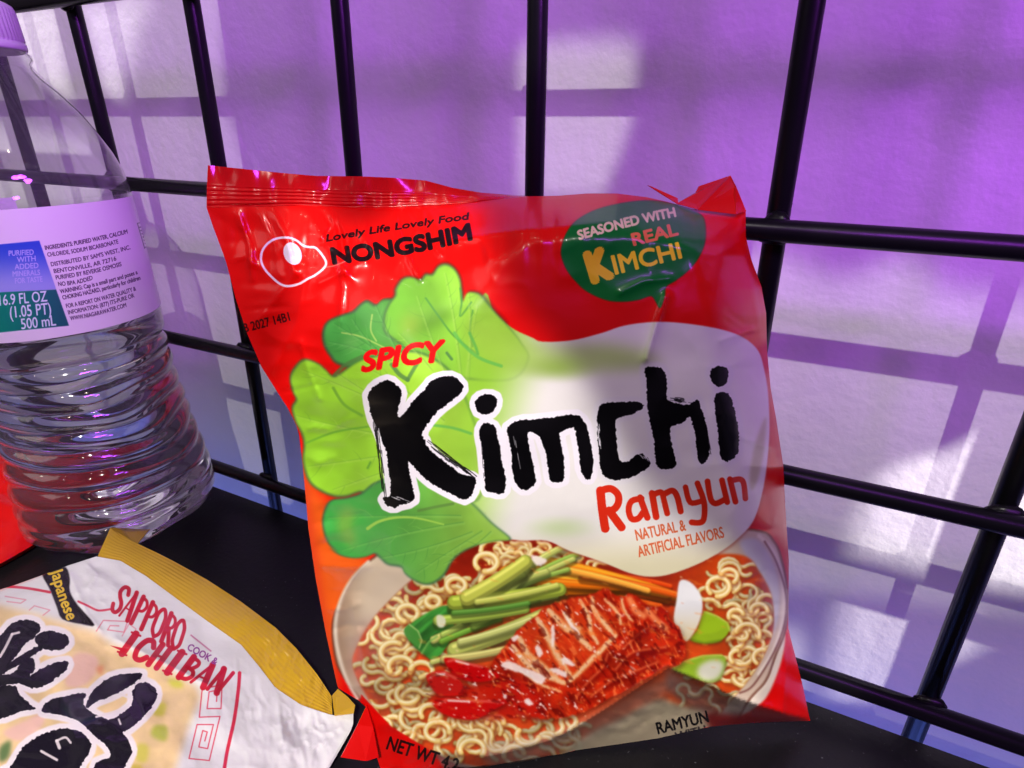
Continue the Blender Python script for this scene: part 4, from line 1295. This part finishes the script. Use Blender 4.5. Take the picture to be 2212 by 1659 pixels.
def serif(letter, o, ex, ey, cv=Bc, col=CR):
    """tall condensed letter with thick stems and thin arms; o base left, ex width, ey height"""
    o, ex, ey = np.array(o, float), np.array(ex, float), np.array(ey, float)
    G = {'S': [([(.9, .78), (.7, .97), (.3, .95), (.15, .75), (.35, .58), (.7, .42), (.85, .22), (.65, .03), (.3, .05), (.1, .25)], .26)],
         'A': [([(.05, 0), (.5, 1)], .14), ([(.5, 1), (.9, 0)], .3), ([(.25, .35), (.75, .35)], .1)],
         'P': [([(.25, 0), (.25, 1)], .3), ([(.25, .97), (.7, .92), (.9, .74), (.7, .55), (.3, .5)], .2)],
         'O': [([(.5, 0), (.15, .2), (.1, .5), (.15, .8), (.5, 1), (.85, .8), (.9, .5), (.85, .2), (.5, 0)], .24)],
         'R': [([(.25, 0), (.25, 1)], .3), ([(.25, .97), (.7, .92), (.88, .75), (.7, .57), (.3, .52)], .2), ([(.5, .52), (.95, 0)], .26)],
         'I': [([(.5, 0), (.5, 1)], .34), ([(.2, 1), (.8, 1)], .1), ([(.2, 0), (.8, 0)], .1)],
         'C': [([(.9, .75), (.65, .98), (.3, .92), (.12, .6), (.12, .35), (.3, .06), (.65, .03), (.92, .25)], .26)],
         'H': [([(.22, 0), (.22, 1)], .28), ([(.8, 0), (.8, 1)], .28), ([(.2, .5), (.8, .5)], .12)],
         'B': [([(.25, 0), (.25, 1)], .3), ([(.25, .97), (.7, .9), (.8, .74), (.6, .54), (.3, .52)], .18), ([(.3, .52), (.75, .45), (.92, .25), (.7, .04), (.25, .02)], .2)],
         'N': [([(.15, 0), (.2, 1)], .18), ([(.2, 1), (.8, 0)], .3), ([(.8, 0), (.85, 1)], .18)]}
    s = np.hypot(*ex)
    for pts, w in G[letter]:
        p = [o + ex * a + ey * b for a, b in pts]
        cv.stroke(spline(p, 4, False) if len(p) > 3 else p, w * s * 1.35, col, .95, .7)


def serif_line(word, starts, ends, ups, h0, wscale=.95):
    n = len(word)
    for i, ch in enumerate(word):
        a = np.array(starts) + (np.array(ends) - starts) * (i / n)
        ex = (np.array(ends) - starts) / n * wscale
        f = i / max(1, n - 1)
        serif(ch, a, ex, np.array(ups[0]) * (1 - f) + np.array(ups[1]) * f)


serif_line("SAPPORO", np.array(Z('R7', [(632, 735)])[0]), np.array(Z('R7', [(1040, 985)])[0]), [(30, -54), (20, -62)], 0)
serif_line("ICHIBAN", np.array(Z('R7', [(668, 975)])[0]), np.array(Z('R7', [(1280, 1230)])[0]), [(30, -42), (34, -44)], 0)
Bc.fill(Z('R7', [(638, 945), (740, 965), (720, 985)]), CR, .9)
write(Bc, "COOK &", *Z('R7', [(1085, 968), (1252, 1060)]), 16, (150, 70, 150), .02)
Bc.stroke(Z('R7', [(1110, 886), (1225, 978)]), 3, (190, 80, 130), .7, 1)

white = empty("noodle_packet", (.13, -.10, 0))
tag(white, "white noodle packet with a gold seal, lying in front of the water bottle", "noodle packet")
W_TOP = Z('R7', [(560, 430), (700, 455), (850, 545), (1050, 692), (1200, 802), (1400, 942), (1500, 1062), (1600, 1192), (1750, 1292), (1930, 1352), (2052, 1340)])
W_LEFT = Z('P', [(208, 1202), (149, 1221), (89, 1243), (37, 1262), (-40, 1286), (-300, 1370), (-700, 1560)])
W_RIGHT = Z('P', [(763, 1541), (763, 1563), (757, 1580), (710, 1662), (600, 1810), (330, 2020), (-100, 2150)])
W_BOT = Z('P', [(-700, 1560), (-450, 1900), (-100, 2150)])
WN_pts = np.array([[.062, -.086, .020], [.2016, -.088, .005], [.05, -.205, .012]])
WN = np.cross(WN_pts[1] - WN_pts[0], WN_pts[2] - WN_pts[0])
WN /= np.linalg.norm(WN)
if WN[2] > 0:
    WN = -WN


def w_base(P, b):
    d = rays(P)
    t = ((WN_pts[0] - CAM) @ WN) / (d @ WN)
    return CAM + d * (t - b / np.linalg.norm(d, axis=-1))[..., None]


def w_bulge(u, v, P):
    b = .021 * np.sin(np.pi * np.clip(u, 0, 1)) ** .55 * np.sin(np.clip(v / .42, 0, 1) * np.pi / 2) ** 1.1 * np.sin(np.clip((1 - v) / .3, 0, 1) * np.pi / 2) ** .6
    X, Y = P[..., 0], P[..., 1]
    free = np.clip(np.minimum(np.minimum(u, 1 - u), np.minimum(v, 1 - v)) * 20, 0, 1)
    w = (fbm(X / 120, Y / 110, 7, 2) - .5) * .004 - np.abs(fbm(X / 90, Y / 60, 8, 2) - .5) * .0030 * (1 - v * .8)
    tr = np.exp(-np.hypot(X - 690, Y - 1560) / 90)
    w = w - np.abs(fbm(X / 24, Y / 55, 9, 3) - .5) * .011 * tr - np.abs(fbm(X / 34, Y / 34, 19, 2) - .5) * .005 * np.exp(-np.hypot(X - 200, Y - 1230) / 70)
    for pts, h, wd in [([(560, 1410), (600, 1500), (610, 1600)], .0018, 10), ([(250, 1380), (330, 1420), (450, 1480)], .0022, 16), ([(150, 1240), (190, 1330), (215, 1360)], .0014, 9), ([(640, 1500), (700, 1540), (757, 1556)], .0015, 10), ([(180, 1210), (210, 1240), (190, 1270)], .0012, 7)]:
        w = w + h * np.exp(-seg_dist(P, pts) / wd)
    return b + w * free


nu, nv = 200, 240
PW = coons(W_TOP, W_BOT, W_LEFT, W_RIGHT, nu, nv)
# finer rows near the seal, which is what shows
vr = np.linspace(0, 1, nv + 1) ** 1.6
src = np.clip(vr * nv, 0, nv)
i0 = np.minimum(src.astype(int), nv - 1)
PW = PW[i0] * (1 - (src - i0))[:, None, None] + PW[i0 + 1] * (src - i0)[:, None, None]
uw, vw = np.meshgrid(np.linspace(0, 1, nu + 1), vr)
WF = w_base(PW, w_bulge(uw, vw, PW))
WF[..., 2] = np.maximum(WF[..., 2], .0012)
PTW = coons(W_TOP, W_BOT, W_LEFT, W_RIGHT, 1399, 1599)
im_w = img_from(sample(Bc, PTW), "white_packet_print")
m_wf = img_mat("white_printed_film", im_w, .22, .8, bump=(130, .42, .0010))
child_mesh("front_film", WF, grid_faces(nu, nv, True), m_wf, white, np.stack([uw, 1 - vw], -1).reshape(-1, 2))
WB = WF.copy()[::4, ::4]
WB[..., 2] = .0006
nbu, nbv = WB.shape[1] - 1, WB.shape[0] - 1
rimm = np.zeros(WB.shape[:2], bool)
rimm[0], rimm[-1], rimm[:, 0], rimm[:, -1] = True, True, True, True
WB[rimm] = WF[::4, ::4][rimm]
m_white = mat("white_film", (.72, .68, .70), rough=.25, coat=.4)
child_mesh("back_film", WB, grid_faces(nbu, nbv), m_white, white)
G_OUT = Z('R7', [(640, 265), (700, 312), (790, 350), (900, 402), (1000, 452), (1200, 562), (1400, 692), (1600, 842), (1720, 962), (1840, 1112), (1925, 1240)])
G_IN = Z('R7', [(568, 427), (700, 452), (850, 542), (1050, 690), (1200, 800), (1400, 940), (1500, 1060), (1600, 1190), (1750, 1290), (1930, 1350)])
PGd = coons(G_OUT, G_IN, [G_OUT[0], G_IN[0]], [G_OUT[-1], G_IN[-1]], 300, 50)
ug, vg = np.meshgrid(np.linspace(0, 1, 301), np.linspace(0, 1, 51))
gb = (fbm(PGd[..., 0] / 90, PGd[..., 1] / 90, 61, 2) - .5) * .004 * (1 - vg) + .00009 * np.sin(vg * 2 * np.pi * 9 + 3 * fbm(ug * 8, vg * 2, 66, 2)) * (.3 + fbm(ug * 34, vg * 5, 67, 2)) - np.abs(fbm(ug * 22, vg * 1.6, 63, 2) - .5) * .0034 * sm(.3, .9, ug)
GX = w_base(PGd, gb)
GX[..., 2] = np.maximum(GX[..., 2], .002)
m_gold = mat("gold_film", (.66, .39, .014), rough=.22, coat=.9, noise=(120, (.56, .32, .014)), bump=None)
ng = GX.reshape(-1, 3).shape[0]
child_mesh("gold_seal", np.vstack([GX.reshape(-1, 3), (GX + WN * .0005).reshape(-1, 3)]), grid_faces(300, 50, True) + grid_faces(300, 50, False, ng), m_gold, white)


def gold_flap(name, poly, bs):
    P = np.array(Z('R7', poly))
    X = w_base(P, np.array(bs))
    n = len(P)
    vs = list(X) + list(X + WN * .0004)
    child_mesh(name, vs, [tuple(range(n)), tuple(range(2 * n - 1, n - 1, -1))] + [(i, n + i, n + (i + 1) % n, (i + 1) % n) for i in range(n)], m_gold, white, smooth=False)


gold_flap("curled_end", [(640, 263), (740, 262), (870, 268), (800, 352), (700, 315)], [.0005, -.008, -.014, -.006, -.003])
gold_flap("curled_end", [(1928, 1236), (1962, 1198), (2020, 1245), (2062, 1292), (2054, 1338), (1942, 1352)], [-.001, -.002, .001, .003, .003, .001])

# ------------------------------------------------------------------ red packet lying behind the bottle
red2 = empty("noodle_packet", (-.07, -.045, 0))
tag(red2, "plain red packet edge at the far left, beside the foot of the water bottle", "noodle packet")
n2 = 60
a2, b2 = np.meshgrid(np.linspace(0, 1, n2 + 1), np.linspace(0, 1, n2 + 1))
cx, cy, ang = -.085, -.084, math.radians(22)
qa, qb = (a2 - .5) * 2, (b2 - .5) * 2
lx, ly = qa * np.sqrt(1 - qb ** 2 * .22) * .082, qb * np.sqrt(1 - qa ** 2 * .22) * .056
hz = np.clip((np.sin(np.pi * a2) ** .55) * (np.sin(np.pi * b2) ** .55), 0, 1)
wrk = (fbm(a2 * 7, b2 * 7, 33, 3) - .5) * .010 * np.clip(hz * 3, 0, 1)
RX = np.stack([cx + lx * math.cos(ang) - ly * math.sin(ang), cy + lx * math.sin(ang) + ly * math.cos(ang), .004 + .034 * hz + wrk], -1)
RX[..., 2] = np.maximum(RX[..., 2], .002)
child_mesh("front_film", RX, grid_faces(n2, n2), m_red, red2)
RB = RX.copy()
RB[1:-1, 1:-1, 2] = .0008
child_mesh("back_film", RB, grid_faces(n2, n2, True), m_red, red2)

# ------------------------------------------------------------------ water bottle
BX, BY = .0140, -.0450
BR = .0415
bottle = empty("water_bottle", (BX, BY, 0.0006))
bottle.rotation_euler = (math.radians(.3), math.radians(-2.2), 0)
tag(bottle, "clear ribbed plastic water bottle with a white label, standing left of the red packet", "bottle")
Mb = np.array(Matrix.LocRotScale(bottle.location, bottle.rotation_euler, (1, 1, 1)))


def bodyr(z, th):
    """radius of the bottle wall"""
    kz = [0, .002, .006, .012, .02, .03, .055, .08, .098, .1035, .106, .162, .1645, .168, .174, .182, .190, .198, .206, .212, .2155, .2175, .219, .221, .230]
    kr = [.66, .82, .98, 1.06, 1.075, 1.05, .985, .95, .935, .955, .955, .955, .97, .96, .945, .885, .80, .70, .57, .455, .40, .43, .43, .38, .38]
    r = np.interp(z, kz, kr) * BR
    rib = sm(.014, .022, z) * sm(.104, .098, z)
    wob = .0026 * np.sin(th * 2 + z * 30) + .0006 * np.sin(th * 5 + z * 130)
    ph = (z + wob * np.clip(1 - np.abs(z - .055) / .05, 0, 1)) / .0098 * 2 * np.pi
    r = r - rib * (.0023 + .0005 * np.sin(th * 3 + z * 90)) * (1 - (np.abs(np.sin(ph / 2)) ** .9)) + .00018 * np.sin(th * 7 + z * 220) * rib
    foot = sm(.020, .002, z)
    r = r - foot * .0030 * (.5 + .5 * np.cos(5 * th)) ** 2
    return r


def lathe(name, zs, rf, seg, m, parent, caps=(True, True)):
    th = np.linspace(0, 2 * np.pi, seg, endpoint=False)
    vs, fs = [], []
    for z in zs:
        r = rf(z, th) * np.ones(seg)
        vs += list(np.stack([r * np.cos(th), r * np.sin(th), np.full(seg, z)], 1))
    for k in range(len(zs) - 1):
        for i in range(seg):
            j = (i + 1) % seg
            fs.append((k * seg + i, k * seg + j, (k + 1) * seg + j, (k + 1) * seg + i))
    for c, k in ((0, 0), (1, len(zs) - 1)):
        if caps[c]:
            vs.append((0, 0, zs[k] + (.004 if c == 0 else 0)))
            ctr = len(vs) - 1
            for i in range(seg):
                j = (i + 1) % seg
                fs.append((ctr, k * seg + j, k * seg + i) if c == 0 else (ctr, k * seg + i, k * seg + j))
    return mesh(name, vs, fs, m, parent)


def clear_plastic():
    m = bpy.data.materials.new("clear_plastic")
    m.use_nodes = True
    nt = m.node_tree
    nt.nodes.remove(nt.nodes['Principled BSDF'])
    out = nt.nodes['Material Output']
    tr = nt.nodes.new('ShaderNodeBsdfTransparent')
    tr.inputs[0].default_value = (.95, .95, .96, 1)
    gl = nt.nodes.new('ShaderNodeBsdfGlossy')
    gl.inputs['Roughness'].default_value = .06
    gl.inputs['Color'].default_value = (.9, .9, .9, 1)
    fr = nt.nodes.new('ShaderNodeFresnel')
    geo = nt.nodes.new('ShaderNodeNewGeometry')
    ma = nt.nodes.new('ShaderNodeMath')
    ma.operation = 'MULTIPLY_ADD'      # thin sheet: the same reflection from both sides
    ma.inputs[1].default_value = 1 / 1.5 - 1.5
    ma.inputs[2].default_value = 1.5
    nt.links.new(geo.outputs['Backfacing'], ma.inputs[0])
    nt.links.new(ma.outputs[0], fr.inputs['IOR'])
    mx = nt.nodes.new('ShaderNodeMixShader')
    bo = nt.nodes.new('ShaderNodeMath')
    bo.operation = 'MULTIPLY'
    bo.use_clamp = True
    bo.inputs[1].default_value = 1.7
    nt.links.new(fr.outputs[0], bo.inputs[0])
    nt.links.new(bo.outputs[0], mx.inputs[0])
    nt.links.new(tr.outputs[0], mx.inputs[1])
    nt.links.new(gl.outputs[0], mx.inputs[2])
    df = nt.nodes.new('ShaderNodeBsdfTranslucent')
    df.inputs[0].default_value = (.9, .9, .95, 1)
    d2 = nt.nodes.new('ShaderNodeBsdfDiffuse')
    d2.inputs[0].default_value = (.9, .9, .95, 1)
    ds = nt.nodes.new('ShaderNodeMixShader')
    nt.links.new(df.outputs[0], ds.inputs[1])
    nt.links.new(d2.outputs[0], ds.inputs[2])
    m2 = nt.nodes.new('ShaderNodeMixShader')
    m2.inputs[0].default_value = .04
    nt.links.new(mx.outputs[0], m2.inputs[1])
    nt.links.new(ds.outputs[0], m2.inputs[2])
    nt.links.new(m2.outputs[0], out.inputs[0])
    return m


m_pet = clear_plastic()
m_water = bpy.data.materials.new("water")
m_water.use_nodes = True
pb = m_water.node_tree.nodes['Principled BSDF']
pb.inputs['Base Color'].default_value = (.97, .97, 1, 1)
pb.inputs['Transmission Weight'].default_value = 1
pb.inputs['Roughness'].default_value = 0.0
pb.inputs['IOR'].default_value = 1.33
lathe("shell", np.concatenate([np.linspace(0, .012, 14), np.linspace(.0127, .106, 150), np.linspace(.108, .226, 70)]), bodyr, 128, m_pet, bottle, (True, False))
lathe("water", np.concatenate([np.linspace(.0012, .012, 14), np.linspace(.0127, .106, 150), np.linspace(.108, .140, 10)]), lambda z, th: bodyr(z, th) - .0005, 128, m_water, bottle)
m_cap = mat("white_cap_plastic", (.50, .48, .52), rough=.5, bump=None)
capz = [.2205, .2212, .2232, .2236, .2242, .2345, .2362, .2372, .2376]
capr = [.0168, .0172, .0172, .0166, .0172, .0169, .0163, .0150, .0120]
lathe("cap", capz, lambda z, th: np.interp(z, capz, capr) - .00022 * (np.cos(th * 60) > 0) * ((z > .2238) & (z < .2350)), 240, m_cap, bottle)
# label
Lc = Canvas(-40, 420, 400, 760, 2.6, (226, 226, 222))


def labgrad(X, Y):
    t = sm(520, 625, Y)[..., None]
    return np.array((40, 80, 190.)) * (1 - t) + np.array((150, 165, 214.)) * t


Lc.fill(Z('L', [(-300, 540), (490, 465), (690, 1040), (700, 1075), (-300, 1130)]), labgrad, 1, .3)
Lc.fill(Z('L', [(-300, 1125), (700, 1075), (860, 1525), (-300, 1640)]), lin((10, 140, 104), (24, 96, 96), 'x', 0, 150), 1, .3)
for (x0, y0, x1, y1, t) in [(110, 655, 420, 640, "PURIFIED"), (215, 735, 445, 718, "WITH"), (185, 825, 480, 805, "ADDED"), (160, 912, 500, 892, "MINERALS"), (190, 1000, 530, 975, "FOR TASTE")]:
    write(Lc, t, *Z('L', [(x0, y0), (x1, y1)]), 12, (176, 180, 226), .03)
for (x0, y0, x1, y1, h, t) in [(0, 1275, 590, 1220, 24, "16.9 FL OZ"), (130, 1430, 640, 1378, 26, "(1.05 PT)"), (270, 1570, 700, 1520, 24, "500 mL")]:
    write(Lc, t, *Z('L', [(x0, y0), (x1, y1)]), h, (214, 232, 226), .02)
INK = (52, 30, 60)
for i, (x0, y0, x1, y1, t, bo) in enumerate([(565, 580, 1590, 375, "INGREDIENTS: PURIFIED WATER, CALCIUM", .03), (595, 665, 1475, 500, "CHLORIDE, SODIUM BICARBONATE", .015), (640, 785, 1625, 570, "DISTRIBUTED BY SAM'S WEST, INC.", .015), (675, 870, 1450, 710, "BENTONVILLE, AR 72716", .015), (700, 950, 1515, 780, "PURIFIED BY REVERSE OSMOSIS", .015), (730, 1030, 1155, 950, "NO BPA ADDED", .015),
                                              (755, 1125, 1715, 880, "WARNING: Cap is a small part and poses a", .025), (785, 1200, 1750, 950, "CHOKING HAZARD, particularly for children", .025), (830, 1305, 1695, 1085, "FOR A REPORT ON WATER QUALITY &", .01), (855, 1385, 1675, 1170, "INFORMATION: (877) ITS-PURE OR", .01), (880, 1460, 1575, 1290, "WWW.NIAGARAWATER.COM", .015)]):
    write(Lc, t, *Z('L', [(x0, y0), (x1, y1)]), 9.5, INK, bo, bend=-3)
Lc.stroke(Z('L', [(1710, 250), (1790, 230), (1860, 500), (1800, 560)]), 1.6, INK, .9, .6, closed=True)
for k in range(6):
    a = np.array([1740, 300]) + np.array([14, 40]) * k
    Lc.stroke(Z('L', [tuple(a), tuple(a + (40 + 10 * (k % 3), -10))]), 3, INK, .8, .7)
nth, nz = 220, 40
LT = np.linspace(math.radians(-200), math.radians(60), nth + 1)
z0, z1 = .1120, .1632


def label_pts(th, z):
    r = BR * .955 + .00045
    X = np.stack([r * np.cos(th), r * np.sin(th), z], -1)
    return X


tg, zg = np.meshgrid(LT, np.linspace(z1, z0, nz + 1))
LP = label_pts(tg, zg)
tt, zt = np.meshgrid(np.linspace(LT[0], LT[-1], 1800), np.linspace(z1, z0, 480))
LW = label_pts(tt, zt) @ Mb[:3, :3].T + Mb[:3, 3]
nrm = np.stack([np.cos(tt), np.sin(tt), 0 * tt], -1) @ Mb[:3, :3].T
vis = ((CAM - LW) * nrm).sum(-1) > 0
lab = sample(Lc, project(LW))
lab[~vis] = np.array((226, 226, 222)) / 255
im_l = img_from(lab, "label_print")
m_lab = img_mat("paper_film_label", im_l, .35, .15)
ul = (tg - LT[0]) / (LT[-1] - LT[0])
vl = (zg - z0) / (z1 - z0)
mesh("label", LP.reshape(-1, 3), grid_faces(nth, nz, True), m_lab, bottle, True, np.stack([ul, vl], -1).reshape(-1, 2))
